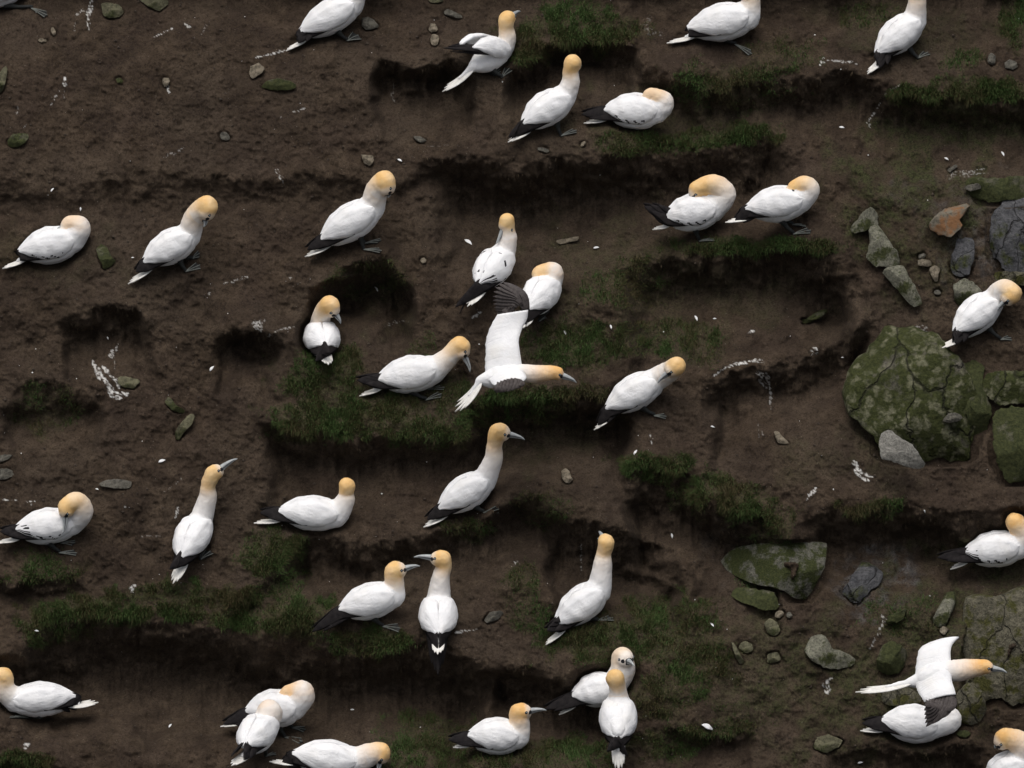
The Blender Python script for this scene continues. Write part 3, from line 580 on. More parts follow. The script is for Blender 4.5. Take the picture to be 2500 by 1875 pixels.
    # folded wings
    if b['wing']:
        p = b['p']
        E0 = R + (T - R) * .34 + dors * .030 if b['E'] is None else None
        for sg in (-1, 1):
            near = ((side * sg) @ FW) < 0
            if b['E'] is not None:
                E_ = pt_y(p(b['E']), (R[1] + T[1]) / 2) + side * sg * .05
            else: E_ = E0 - side * sg * .003
            Cw = C + ax * .012; nq, nv = 44, 22; gridO = []; gridI = []; dark = []; fe = []
            qs = (np.linspace(0, 1, nq)) ** 1.15
            for q in qs:
                c = Cw + (E_ - Cw) * q; rb = rfun(q) * g
                a1 = radians(np.interp(q, [0, .05, .14, .35, .8, 1], [66, 44, 26, 3, 0, 0])); a2 = radians(np.interp(q, [0, .04, .12, .3, .6, .85, 1], [74, 96, 110, 122, 118, 92, 46]))
                rowo = []; rowi = []
                for vv in np.linspace(0, 1, nv):
                    a = a1 + (a2 - a1) * vv; dirv = dors * cos(a) + side * sg * sin(a)
                    e_ = min(1, (sin(pi * vv) + .02) ** .35) * (.12 + .88 * sst(0, .30, vv))
                    tk = (.003 + .0155 * e_ + .005 * sst(.40, .34, vv) * sst(.10, .2, q) * sst(.85, .6, q)) * (1 if q > .05 else .5 + 10 * q) * (1 - .35 * sst(.8, 1, q))
                    # scalloped feather edges on the lower margin, ruffle noise
                    rip = .0014 * sin((vv * 9 + q * 3.0) * 2 * pi) * sst(.25, .6, q) + .004 * float(perlin(q * 6 + 3 * sg, vv * 4 + len(BIRDS) + b['A'][0] * 3, 11))
                    rowo.append(c + dirv * (rb + tk + rip)); rowi.append(c + dirv * (rb - .014))
                    fe.append(abs(((vv * 9 + q * 3.0) % 1) * 2 - 1) if q > .32 else 1.0)
                    dk = 0
                    if b['spots']:
                        h1 = float(perlin(q * 6 + 13.7 * sg, vv * 5.5 + b['A'][0] * 5, 23)); 
                        if h1 > .60 - .03 * b['spots'] and q > .3 and b['spots'] in (1, 2, 5): dk = 1
                        if b['spots'] in (2, 3, 4) and vv > .84 and .26 < q < .8 and ((q * 6 + vv * 4 + .3 * h1) % 1) < .30: dk = 1
                        if b['spots'] >= 4 and vv + .25 * h1 > .62 and q > .74 and ((vv * 7) % 1) < .6: dk = 1
                    dark.append(dk)
                gridO.append(rowo); gridI.append(rowi)
            rings = [np.array(gridO[i] + gridI[i][::-1]) for i in range(nq)]
            v, f = loft(rings)
            dk2 = []; fe2 = []
            for i in range(nq):
                dk2 += dark[i * nv:(i + 1) * nv] + [0] * nv; fe2 += fe[i * nv:(i + 1) * nv] + [1] * nv
            w_ = mesh_obj("wing", v, f, M['wing'], root, dict(dark=dk2, feather=fe2), origin=A); b['co'].append(np.asarray(v))
            wp = b['W'] if (near or b['W2'] is None) else b['W2']
            if b['W'] is not None:
                # near wing tip as seen; the far one crosses a little beyond
                tipw = pt_y(p(wp), T[1] - (.0 if near else -.02))
                if not near and b['W2'] is None: tipw = tipw + side * sg * .03 + dors * .012
            else: tipw = R + (T - R) * .88 - side * sg * .02 + dors * .018
            q0 = .50; st = Cw + (E_ - Cw) * q0 + (dors * cos(radians(104)) + side * sg * sin(radians(104))) * rfun(q0) * g * .93
            mid = Cw + (E_ - Cw) * .93 + (dors * cos(radians(72)) + side * sg * sin(radians(72))) * .040 * g
            cv = catmull([st, mid, (mid + tipw) / 2 + dors * .004, tipw], 5); out = nrm(dors * .55 + side * sg * .8)
            parts = []; wd = np.interp(np.linspace(0, 1, len(cv)), [0, .25, .5, .8, 1], [.026, .048, .046, .026, .0015]) * b['pw']
            parts.append(ribbon(cv, wd, out, .008))
            lat = nrm(np.cross(nrm(tipw - mid), out))
            for dx, ln in ((.020, .9), (-.020, .84), (.034, .76)):
                c2 = np.array([cv[0] + (x - cv[0]) * ln + lat * dx * min(1, i / 6) for i, x in enumerate(cv)])
                parts.append(ribbon(c2, wd * .62, out, .007))
            v, f = merge(parts); mesh_obj("primary_feathers", v, f, M['prim'], w_, origin=A); b['co'].append(np.asarray(v))
    return root

def strip_wing(LE, TE, dl, dt, n=26, m=14, thick=.010):
    """open wing surface between leading and trailing edge points given in the photograph with their own distances"""
    le = catmull([pt_y(a, y) for a, y in zip(LE, dl)], 6); te = catmull([pt_y(a, y) for a, y in zip(TE, dt)], 6)
    def res(c, k):
        L = np.concatenate([[0], np.cumsum(np.linalg.norm(np.diff(c, axis=0), axis=1))]); L /= L[-1]
        return np.stack([np.interp(np.linspace(0, 1, k), L, c[:, i]) for i in range(3)], 1)
    le, te = res(le, n), res(te, n); rings = []; fe = []
    for i in range(n):
        t_ = nrm(le[min(i + 1, n - 1)] - le[max(i - 1, 0)] + te[min(i + 1, n - 1)] - te[max(i - 1, 0)]); ch = le[i] - te[i]; no = nrm(np.cross(t_, ch))
        if no @ FW > 0: no = -no
        sc = .018 * max(0, sin(i * 2.1)) if 0 < i < n - 1 else 0
        o_ = []; i_ = []
        for vv in np.linspace(0, 1, m):
            c = te[i] + ch * (vv - sc * (1 - vv)); camber = .030 * np.linalg.norm(ch) / .2 * sin(pi * vv)
            tk = thick * (.15 + vv ** .7) * (1 if vv < 1 else .3)
            o_.append(c + no * (camber + tk)); i_.append(c + no * (camber - tk * .5)); fe.append(abs(((i / n * 11) % 1) * 2 - 1) if vv < .55 else 1)
        rings.append(np.array(o_ + i_[::-1])); fe += [1] * m
    v, f = loft(rings); return v, f, fe
def hand(bases, tips, yb, yt, wid, bow=(0, 0)):
    parts = []
    for i, (a, c) in enumerate(zip(bases, tips)):
        p0 = pt_y(a, yb); p1 = pt_y(c, yt); mid = (p0 + p1) / 2 + RT * bow[0] + UP * bow[1] - FW * (.02 + .0025 * i)
        cv = catmull([p0, mid, p1], 5); wd = np.interp(np.linspace(0, 1, len(cv)), [0, .3, .75, 1], [wid * .8, wid, wid * .8, .002])
        parts.append(ribbon(cv, wd, -FW + UP * .15 + RT * .25, .004))
    return merge(parts)

def build_flyer_wings(b, root):
    p = b['p']; A = b['A']; y = b['Cc'][1]; q = lambda l: [p(a) for a in l]
    if b['fly'] == 'middle':
        v, f, fe = strip_wing(q([(880,1090),(845,860),(838,750),(880,620),(935,510),(945,410)]), q([(450,1195),(450,990),(458,900),(455,790),(500,630),(590,462)]), [y, y + .06, y + .1, y + .16, y + .2, y + .22], [y, y + .07, y + .1, y + .16, y + .2, y + .23])
        dk = np.zeros(len(v))
        w = mesh_obj("wing", v, f, M['wing'], root, dict(dark=dk, feather=fe), origin=A)
        bs = q([(930,405),(905,395),(890,370),(885,350),(870,330),(860,345),(820,370),(780,390),(740,410),(690,430),(650,445)])
        tp = q([(650,88),(600,110),(565,150),(548,200),(540,255),(540,300),(545,345),(555,385),(565,415),(580,445),(595,470)])
        v, f = hand(bs, tp, y + .22, y + .30, .026, (.05, .015)); mesh_obj("primary_feathers", v, f, M['brown'], w, origin=A)
        v, f, fe = strip_wing(q([(880,1110),(915,1160),(925,1200),(895,1235)]), q([(470,1200),(510,1240),(535,1270),(560,1285)]), [y - .04, y - .10, y - .15, y - .18], [y - .04, y - .10, y - .15, y - .18])
        w = mesh_obj("wing", v, f, M['wing'], root, dict(dark=np.zeros(len(v)), feather=fe), origin=A)
        bs = q([(870,1230),(850,1215),(810,1205),(770,1205),(730,1215),(690,1225),(650,1240),(610,1255)])
        tp = q([(840,1285),(800,1320),(750,1345),(700,1358),(650,1365),(610,1368),(570,1368),(548,1350)])
        v, f = hand(bs, tp, y - .18, y - .27, .020, (.015, 0)); mesh_obj("primary_feathers", v, f, M['brown'], w, origin=A)
    else:
        v, f, fe = strip_wing(q([(1600,815),(1592,690),(1605,625),(1640,580),(1662,564)]), q([(1290,905),(1312,730),(1345,640),(1480,578),(1630,556)]), [y, y + .08, y + .16, y + .22, y + .25], [y, y + .08, y + .16, y + .22, y + .25])
        mesh_obj("wing", v, f, M['wing'], root, dict(dark=np.zeros(len(v)), feather=fe), origin=A)
        v, f, fe = strip_wing(q([(1600,815),(1603,920),(1625,990),(1637,1040)]), q([(1290,915),(1315,1010),(1350,1065),(1372,1105)]), [y - .03, y - .10, y - .17, y - .2], [y - .03, y - .10, y - .17, y - .2])
        w = mesh_obj("wing", v, f, M['wing'], root, dict(dark=np.zeros(len(v)), feather=fe), origin=A)
        bs = q([(1615,1060),(1612,1045),(1590,1040),(1560,1045),(1530,1055),(1500,1062),(1470,1070),(1440,1080),(1405,1092)])
        tp = q([(1560,1180),(1500,1245),(1440,1285),(1385,1310),(1378,1280),(1374,1245),(1372,1210),(1370,1170),(1370,1130)])
        v, f = hand(bs, tp, y - .2, y - .30, .026, (.02, -.005)); mesh_obj("primary_feathers", v, f, M['brown'], w, origin=A)

for b in BIRDS:
    b['root'] = build_bird(b)
    if b['fly']: build_flyer_wings(b, b['root'])

# nest scrapes: press the soil back where a resting body lies in it
carve = np.full(D.shape, -1e9)
for b in BIRDS:
    if b['fly']: continue
    for co in b['co']:
        x_, y_, d_ = topx(co) if co.ndim == 1 else (1250 + ((co - C0) @ RT) / ((co - C0) @ FW) / WID * 2500, 937.5 - ((co - C0) @ UP) / ((co - C0) @ FW) / WID * 2500, (co - C0) @ FW)
        i = np.round((x_ - GX[0]) / STEP).astype(int); j = np.round((y_ - GY[0]) / STEP).astype(int)
        ok = (i > 2) & (j > 2) & (i < len(GX) - 3) & (j < len(GY) - 3); i, j, d_ = i[ok], j[ok], d_[ok]
        for di in (-1, 0, 1):
            for dj in (-1, 0, 1): np.maximum.at(carve, (j + dj, i + di), d_ + .004)
need = np.clip(carve - D, 0, .5); need[carve < 0] = 0
def dil(F): 
    Gm = F.copy()
    for ax_ in (0, 1):
        Gm = np.maximum(Gm, np.maximum(np.roll(Gm, 1, ax_), np.roll(Gm, -1, ax_)))
    return Gm
nd = dil(dil(need)); nd = np.maximum(need, smooth(nd, 4)); D = D + nd

# legs and feet
for b in BIRDS:
    p = b['p']; A = b['A']; R, C, dors, side, g = b['Rr'], b['Cc'], b['dors'], b['side'], b['g']
    for i, (hl, t1, t2) in enumerate(b['F']):
        heel = ground(p(hl)) - FW * .010; sg = 1 if ((side @ FW) < 0) == (i == 0) else -1
        hip = R + (C - R) * .42 - dors * .085 * g + side * sg * .045
        kn = (hip * .45 + heel * .55); 
        v, f = tube(catmull([hip, kn, heel + UP * .012, heel], 4), np.interp(np.linspace(0, 1, 13), [0, .3, 1], [.026, .013, .010]), 9)
        lg = mesh_obj("leg", v, f, M['leg'], b['root'], origin=A)
        P1, P2 = np.array(p(t1)), np.array(p(t2)); P0 = np.array(p(hl)); pm = P0 + ((P1 + P2) / 2 - P0) * 1.14
        P1 = P0 + (P1 - P0) * .88; P2 = P0 + (P2 - P0) * .88; pm = P0 + (pm - P0) * .88
        base_d = float(depth_at(*P0, F=Dsm))
        toe = [pt(tuple(q), min(float(depth_at(*q)), base_d + .10) - .014) for q in (P1, pm, P2)]
        top = heel - FW * .004
        # web: thin solid fan with scalloped front edge
        edge = [toe[0], (toe[0] + toe[1]) / 2 * .96 + top * .04, toe[1], (toe[1] + toe[2]) / 2 * .96 + top * .04, toe[2]]
        vs = [top] + edge; nn = nrm(np.cross(toe[0] - top, toe[2] - top)); 
        if nn @ FW > 0: nn = -nn
        vs2 = [x - nn * .005 for x in vs]; m_ = len(vs)
        fa = [(0, k + 1, k + 2) for k in range(4)] + [(m_, m_ + k + 2, m_ + k + 1) for k in range(4)] + [(k, (k + 1) % m_, (k + 1) % m_ + m_, k + m_) for k in range(m_)]
        V, Fc = merge([(np.array(vs + vs2), fa)]); nweb = len(Fc); parts = [(V, Fc)]
        for tt in toe: parts.append(tube([top + nn * .002, (top + tt) / 2 + nn * .006, tt + nn * .002], [.0040, .0034, .0022], 6))
        Vv, Ff = merge(parts); mesh_obj("webbed_foot", Vv, Ff, None, lg, mats=[M['leg'], M['toe']], midx=[0] * nweb + [1] * (len(Ff) - nweb), origin=A, smooth=False)

# ------------------------------------------------------------------ stones and outcrops
ROCKV = []
def rock(name, label, cat, t, outline, mat, thick=.05, out=.02, e=.45, rough=.10, group=None, tilt=0.0, facet=0.0, seed=None, edge=.11, ribs=0.0):
    seed = seed if seed is not None else len(label) * 13 + int(outline[0][0])
    rs = np.random.RandomState(abs(seed) % 99991)
    if len(outline) == 1:
        cx, cy, rx, ry, rot = outline[0]; n = rs.randint(6, 9); rot = radians(rot); th = np.sort(np.linspace(0, 2 * pi, n, endpoint=False) + rs.uniform(-.25, .25, n)); ro = rs.uniform(.86, 1.12, n)
        outline = [(cx + rx * r_ * cos(a) * cos(rot) - ry * r_ * sin(a) * sin(rot), cy + rx * r_ * cos(a) * sin(rot) + ry * r_ * sin(a) * cos(rot)) for a, r_ in zip(th, ro)]
    poly = np.array([P(t, *a) for a in outline]); 
    x, y = poly[:, 0], poly[:, 1]; x2, y2 = np.roll(x, -1), np.roll(y, -1); cr = x * y2 - x2 * y; ar = cr.sum() / 2
    cen = np.array([((x + x2) * cr).sum() / (6 * ar), ((y + y2) * cr).sum() / (6 * ar)])
    size = math.sqrt(abs(ar)) / PPM
    nth = 72 if size > .25 else 40; nph = 34 if size > .25 else 20
    th = np.linspace(0, 2 * pi, nth, endpoint=False); rad = np.zeros(nth)
    for k, a in enumerate(th):
        dx, dy = cos(a), sin(a)
        for i in range(len(poly)):
            ax_, ay_ = poly[i] - cen; bx, by = poly[(i + 1) % len(poly)] - cen; ex, ey = bx - ax_, by - ay_
            den = dx * ey - dy * ex
            if abs(den) < 1e-9: continue
            tt = (ax_ * ey - ay_ * ex) / den; uu = (ax_ * dy - ay_ * dx) / den
            if tt > 0 and -2e-3 <= uu <= 1 + 2e-3: rad[k] = max(rad[k], tt)
    rad = (np.roll(rad, 1) + 6 * rad + np.roll(rad, -1)) / 8
    rad = rad * (1 + edge * (fbm(np.cos(th) * 2.5 + seed % 97, np.sin(th) * 2.5, 19, 3) * .6 + .5 * perlin(np.cos(th) * 9 + seed % 31, np.sin(th) * 9, 20)))
    # plane of the ground it lies on
    sx = np.concatenate([poly[:, 0], [cen[0]]]); sy = np.concatenate([poly[:, 1], [cen[1]]]); dd = depth_at(sx, sy, Dsm)
    Am = np.stack([sx - cen[0], sy - cen[1], np.ones_like(sx)], 1); co, *_ = np.linalg.lstsq(Am, dd, rcond=None)
    co[:2] = np.clip(co[:2], -1.6 / PPM, .5 / PPM); co[1] -= tilt / PPM
    rings = []
    for ph in np.linspace(-pi / 2, pi / 2, nph):
        c_ = max(cos(ph), 0) ** e; s_ = np.sign(sin(ph)) * abs(sin(ph)) ** .8
        qx = cen[0] + np.cos(th) * rad * c_; qy = cen[1] + np.sin(th) * rad * c_
        dep = co[2] + co[0] * (qx - cen[0]) + co[1] * (qy - cen[1]) - out - thick * s_
        rings.append(C0 + ray(qx, qy) * dep[:, None])
    v, f = loft(rings); cw = v.mean(0); L = v - cw
    nn = noise3(L / size * 2.2 + seed, seed) * .6 + noise3(L / size * 5 + seed, seed + 5) * .3 + noise3(L / size * 12, seed + 9) * .15
    if facet:   # horizontal or slanting bedding steps
        nn = nn + facet * (np.round((L @ nrm(np.array([.2, .4, 1.0]))) / size * 7 + nn) - (L @ nrm(np.array([.2, .4, 1.0]))) / size * 7 - nn)
    if ribs: nn = nn + ribs * (fbm(L[:, 0] * 7 + seed, L[:, 2] * 1.2, 77, 4) + .6 * np.abs(perlin(L[:, 0] * 13, L[:, 2] * 2.5 + L[:, 0] * 2, 78)))
    v = v + (-FW) * (nn * rough * size)[:, None] + nrm(UP + .3 * RT) * (np.roll(nn, 7) * rough * .35 * size)[:, None]
    cwv = v.mean(0)
    for k in range(14 if size > .25 else 9):
        d_ = nrm(-FW + UP * rs.normal(0, .38) + RT * rs.normal(0, .38)); pr = (v - cwv) @ d_; lim = np.percentile(pr, rs.uniform(70, 93))
        v = v - np.clip(pr - lim, 0, None)[:, None] * d_ * .93
    o = mesh_obj(name, v, f, M[mat], origin=cw); o.data.set_sharp_from_angle(angle=radians(28))
    ROCKV.append((v, size)); tag(o, label, cat, group); return o
GS = "loose stones on the soil"
def stone(label, t, outline, mat='stone', thick=.03, out=.012, **k): return rock("stone", label, "stone", t, outline, mat, thick, out, group=GS, **k)
stone("olive grey block between white streaks near the top left", 'a1', [(850,30),(900,18),(1010,40),(1048,95),(1030,140),(920,160),(870,130)], 'olive', .05, .03)
stone("pale slab cut by the top edge at the left", 'a1', [(1120,-40),(1420,-40),(1430,30),(1345,100),(1290,90),(1210,30)], 'olive', .04, .03)
stone("narrow upright slab at the left edge near the top", 'a1', [(-60,760),(-20,640),(55,540),(65,580),(45,700),(10,810),(-40,830)], 'olive', .05, .03)
stone("green mossy stone near the left edge, below the narrow slab", 'a1', [(60,1180),(110,1130),(240,1120),(250,1160),(190,1220),(120,1270),(60,1270)], 'mossy', .04, .03)
stone("tiny dark green stone left of a whitewashed lump", 'a1', [(1008,680,36,26,20)], 'mossy', .02, .01)
stone("whitewashed lump on the bare slope at the upper left", 'a1', [(1400,690,38,42,0)], 'tan', .03, .015)
stone("small buff chip below the bird's foot at the top left", 'a1', [(360,342,42,17,8)], 'tan', .015, .006)
stone("small buff pebble left of the olive block", 'a1', [(450,265,20,38,-20)], 'tan', .015, .006)
stone("grey stone at the feet of the bird cut by the top edge", 'a2', [(910,150),(960,138),(1010,165),(1060,230),(1000,250),(940,255),(905,210)], 'stone', .05, .03)
stone("upper of two buff lumps one above the other", 'a2', [(1510,240,42,48,0)], 'tan', .03, .02)
stone("lower of two buff lumps one above the other", 'a2', [(1525,335,40,52,0)], 'tan', .03, .02)
stone("flat grey slab below the top edge, left of the grassy hump", 'a2', [(1580,85),(1640,75),(1740,120),(1785,155),(1700,150),(1610,125)], 'stone', .025, .015)
stone("thin slab touching the top edge", 'a2', [(1460,-10),(1640,-10),(1640,18),(1480,24)], 'olive', .025, .015)
stone("pale stone just above the mossy slab, upper left", 'a2', [(-30,560),(40,530),(95,580),(60,620),(-10,670),(-40,640)], 'tan', .05, .035)
stone("flat mossy slab on the bare slope at the upper left", 'a2', [(45,750),(110,680),(210,655),(310,690),(370,725),(340,755),(200,765)], 'mossy', .04, .03)
stone("small flat stone in the middle of the bare upper slope", 'a2', [(1340,1145),(1400,1150),(1475,1190),(1420,1212),(1375,1195)], 'stone', .02, .012)
stone("rounded pale stone above the standing bird with bowed head", 'a2', [(900,1300),(960,1310),(1005,1310),(1012,1360),(975,1402),(930,1380)], 'tan', .04, .03)
stone("small half-buried stone at the left of the bare upper slope", 'a1', [(1900,1150,55,36,35)], 'stone', .02, .01)
stone("pale pebble below the lying sleeper", 'a3', [(636,1213,30,16,-40)], 'tan', .015, .01)
stone("thin broken chip below the upright bird's tail", 'a3', [(290,1262,70,18,12)], 'stone', .012, .008)
stone("left of two pale lumps at the top right", 'a4', [(1938,500,38,58,0)], 'stone', .035, .02)
stone("right of two pale lumps at the top right", 'a4', [(2100,550,64,42,15)], 'stone', .035, .02)
stone("grey flake above the orange stone", 'a4', [(1560,1430),(1640,1385),(1655,1405),(1590,1455)], 'stone', .02, .02)
stone("flat dark stone overhanging at the right edge, above the orange stone", 'a4', [(1705,1590),(1740,1560),(1830,1545),(1860,1590),(1760,1615)], 'stone', .04, .05)
stone("green pointed slab between the two birds at the left", 'b1', [(805,490),(850,455),(900,470),(950,570),(985,600),(930,680),(878,712),(855,620)], 'mossy', .025, .02)
stone("flat grey green stone below the white splash at the left", 'c1', [(988,-30),(1060,-40),(1185,-10),(1180,20),(1130,65),(1060,60),(990,30)], 'olive', .035, .02)
stone("flat buff slab left of the ruffled preening bird", 'b3', [(405,420),(500,405),(610,380),(600,420),(500,440),(425,462)], 'tan', .025, .02)
stone("pale pebble on the soil right of the bird with bowed head", 'b2', [(1430,588,32,24,-10)], 'tan', .02, .012)
stone("orange lichen stone with dark overhanging underside at the right", 'b4', [(1395,300),(1460,210),(1560,150),(1740,100),(1760,130),(1720,200),(1660,250),(1705,300),(1600,390),(1500,390),(1420,340)], 'orange', .13, .08, tilt=.5)
stone("oval buff stone below the orange lichen stone", 'b4', [(1372,612,64,36,10)], 'tan', .035, .025)
stone("upright buff stone touching the oval one", 'b4', [(1410,660),(1460,630),(1510,660),(1490,700),(1485,770),(1460,775),(1425,710)], 'tan', .04, .03)
stone("long mossy sliver lying in the right hand hollow", 'b4', [(200,1190),(330,1115),(440,1040),(540,992),(572,1018),(520,1060),(380,1130),(260,1180)], 'mossy', .04, .035)
stone("upper of two green slivers below the left hand splash", 'c1', [(1385,170),(1420,120),(1480,200),(1600,275),(1560,295),(1440,240)], 'mossy', .035, .025)
stone("lower of two green slivers below the left hand splash", 'c1', [(1600,270),(1645,280),(1625,360),(1550,440),(1500,520),(1440,510),(1490,400)], 'olive', .05, .035)
stone("long grey stone like driftwood on the left slope", 'c1', [(800,885),(860,845),(970,825),(1110,840),(1135,890),(1080,912),(960,905),(870,890)], 'stone', .035, .03)
stone("upper dark flake at the left edge", 'c1', [(-60,640),(40,620),(125,625),(70,660),(0,690),(-60,690)], 'stone', .02, .02)
stone("lower dark flake at the left edge", 'c1', [(-60,740),(80,740),(135,790),(60,830),(-60,845)], 'stone', .02, .02)
stone("tan kidney shaped stone right of the alert bird", 'c3', [(445,760),(490,740),(520,755),(530,800),(550,830),(530,875),(490,870),(460,830)], 'tan', .05, .035)
stone("pale pointed stone on the bare soil left of the big boulder", 'c4', [(95,420),(140,430),(230,525),(140,540)], 'tan', .025, .012)
stone("grey oval stone stuck on the big mossy boulder", 'c4', [(1615,315,95,45,-5)], 'stone', .05, .10)
stone("flat brown stone right of the greeting pair", 'd2', [(1930,420),(1990,345),(2080,330),(2108,355),(2060,410),(1960,442)], 'stone', .025, .015)
stone("finger shaped stone on the grass at the lower right", 'd3', [(1880,590),(1910,600),(1960,700),(2000,770),(1960,800),(1920,720)], 'olive', .04, .03)
stone("pale crescent stone above a white splash at the lower right", 'd4', [(335,650),(420,560),(490,520),(540,545),(590,650),(720,680),(830,760),(760,810),(640,830),(520,815),(420,750)], 'pale', .07, .05)
stone("small pale lump below the triangular slab", 'd4', [(150,365,46,36,-20)], 'tan', .035, .03)
stone("tiny grey lump below the triangular slab", 'd4', [(232,368,26,26,0)], 'stone', .03, .02)
stone("lichened stone under the triangular slab's lower edge", 'd4', [(15,440),(60,390),(130,430),(160,500),(110,570),(50,530)], 'olive', .05, .035)
stone("bright mossy spike right of the grey patch", 'd4', [(1040,450),(1080,370),(1180,330),(1225,285),(1200,400),(1140,435)], 'mossy', .06, .05)
stone("green lump left of the low flying bird", 'd4', [(960,740),(1020,620),(1120,580),(1220,660),(1240,760),(1180,860),(1060,890),(980,840)], 'mossy', .09, .07)
stone("flat dark slab under the soil lip at the bottom right", 'd4', [(380,1430),(560,1370),(690,1430),(640,1490),(550,1535),(440,1500)], 'olive', .05, .02)
def outcrop(label, t, outline, mat, thick, out, **k): return rock("rock_outcrop", label, "rock", t, outline, mat, thick, out, **k)
for l_, t_, o_, m_ in [("half buried olive stone left of the crescent stone",'d3',(2010,640,70,50,20),'olive'),    ("half buried pale stone at the left of the crescent stone",'d4',(100,730,66,54,0),'olive'),("flat green stone right of the lying bird under the flyer",'d4',(1700,1370,70,36,0),'mossy'),("small pale stone on the slim rib by the low flyer",'d4',(1535,500,36,34,0),'tan'),
    ("brown stone on the soil left of the buff lichen block",'b4',(1480,860,34,26,0),'stone'),("little pale chip above the oval buff stone",'b4',(1350,555,34,22,-20),'stone')]: stone(l_, t_, [o_], m_, .025, .006)
outcrop("great mossy boulder with pale lichen discs below the right hand bird", 'c4', [(690,10),(760,-160),(900,-310),(1010,-440),(1120,-480),(1300,-470),(1480,-380),(1640,-250),(1760,-60),(1840,120),(1930,330),(1960,560),(1990,700),(1700,770),(1500,770),(1340,800),(1240,740),(980,640),(940,450),(740,290),(680,150)], 'boulder', .20, .16, tilt=.25, e=.42, rough=.10, edge=.08)
outcrop("pale whitewashed foot of the great mossy boulder", 'c4', [(945,420),(1060,400),(1300,560),(1400,740),(1330,815),(1230,745),(1080,690),(980,650)], 'pale_face', .03, .27, e=.2, rough=.05, edge=.16)
outcrop("mossy block at the right edge beside the great boulder", 'c4', [(1830,20),(1900,-60),(2040,-90),(2300,-80),(2300,180),(2120,200),(2000,210),(1900,120)], 'boulder', .14, .09)
outcrop("dark green rock wall at the right edge below the mossy block", 'c4', [(1960,260),(2090,220),(2350,200),(2350,860),(2150,900),(2060,880),(1990,720),(1940,500)], 'mossy', .20, .07)
outcrop("triangular mossy slab with a clean straight right edge", 'd4', [(-446,-118),(-290,-190),(-142,-221),(169,-240),(400,-250),(553,-238),(545,-40),(539,159),(432,352),(311,321),(86,135),(-111,59),(-335,-35)], 'slab', .10, .13, tilt=.45, e=.22, rough=.06, seed=41, edge=.03)
outcrop("thin mossy slab tucked under the triangular one", 'd4', [(-294,169),(-200,130),(100,170),(165,320),(25,337),(-228,228)], 'mossy', .05, .07, e=.4)
outcrop("mossy top knob of the lichen crusted ridge beside the white sleeping bird", 'b4', [(735,330),(800,250),(860,170),(920,140),(975,180),(985,290),(900,330),(850,350),(770,365)], 'pale', .08, .06, e=.6, rough=.14)
outcrop("middle of the lichen crusted ridge, below its mossy knob", 'b4', [(895,310),(985,290),(1060,400),(1150,520),(1190,630),(1080,650),(960,640),(875,570),(910,440)], 'pale', .08, .06, e=.6, rough=.14)
outcrop("lower end of the lichen crusted ridge, above the great mossy boulder", 'b4', [(1000,690),(1080,640),(1200,630),(1240,720),(1300,820),(1375,960),(1290,990),(1190,900),(1080,770)], 'pale', .08, .07, e=.6, rough=.14)
outcrop("dark mossy shoulder of rock joining the great boulder to the right edge", 'c4', [(1560,-330),(1750,-260),(1900,-130),(1850,20),(1960,260),(1940,500),(1990,720),(1860,760),(1780,560),(1720,250),(1640,0)], 'mossy', .10, .07, rough=.14, edge=.10)
outcrop("brownish mossy rock step under the grey shale face", 'b4', [(1850,700),(2050,680),(2400,700),(2400,860),(2250,800),(2000,790),(1880,800)], 'yellow', .08, .07, rough=.14, edge=.10)
outcrop("mossy bedrock ledge above the grey shale face", 'a4', [(1640,1560),(1800,1490),(2050,1500),(2400,1470),(2400,1680),(2100,1700),(1900,1730),(1700,1660)], 'mossy', .07, .03, rough=.16, edge=.12)
outcrop("mossy rock behind the low flyer's tail", 'd4', [(1000,1010),(1150,960),(1300,1000),(1370,1110),(1200,1150),(1010,1120)], 'yellow', .08, .05, rough=.12)
outcrop("yellow green rock just right of the lying bird under the flyer", 'd4', [(1640,1040),(1740,930),(1850,1000),(1900,1160),(1860,1290),(1760,1330),(1670,1290)], 'yellow', .10, .10, rough=.12)
outcrop("grey shale face at the right edge with a white trickle", 'b4', [(1880,400),(1930,230),(2060,60),(2300,-60),(2700,-80),(2700,760),(2300,780),(2050,760),(1940,660),(1900,540)], 'shale', .15, .06, e=.35, facet=.4, rough=.12, ribs=.9, edge=.10)
outcrop("narrow grey shale rib left of the shale face", 'b4', [(1600,560),(1650,400),(1730,340),(1800,420),(1790,600),(1740,720),(1660,740),(1590,680)], 'shale', .07, .03, e=.5)
outcrop("buff lichen block left of the preening bird at the right edge", 'b4', [(1610,800),(1700,740),(1800,780),(1860,850),(1760,980),(1640,1000)], 'pale', .07, .03, e=.5)
outcrop("tall yellow green rock face at the lower right edge", 'd4', [(1715,260),(1780,205),(1960,215),(2150,120),(2400,60),(2700,200),(2700,1250),(2250,1260),(2000,1200),(1760,1240),(1640,1290),(1640,1100),(1700,900),(1690,600)], 'yellow', .22, .08, e=.35, rough=.11, facet=.1, ribs=1.3, edge=.07)
outcrop("slim pale rib left of the yellow green rock face", 'd4', [(1395,490),(1480,320),(1560,180),(1640,160),(1640,260),(1570,420),(1550,520),(1470,540)], 'pale', .08, .07, e=.5)
outcrop("smooth grey rock patch right of the triangular slab", 'd4', [(660,180),(760,40),(830,-90),(960,-50),(1040,30),(1010,110),(920,160),(850,300),(760,330),(690,280)], 'shale', .06, .05, e=.5, rough=.06)

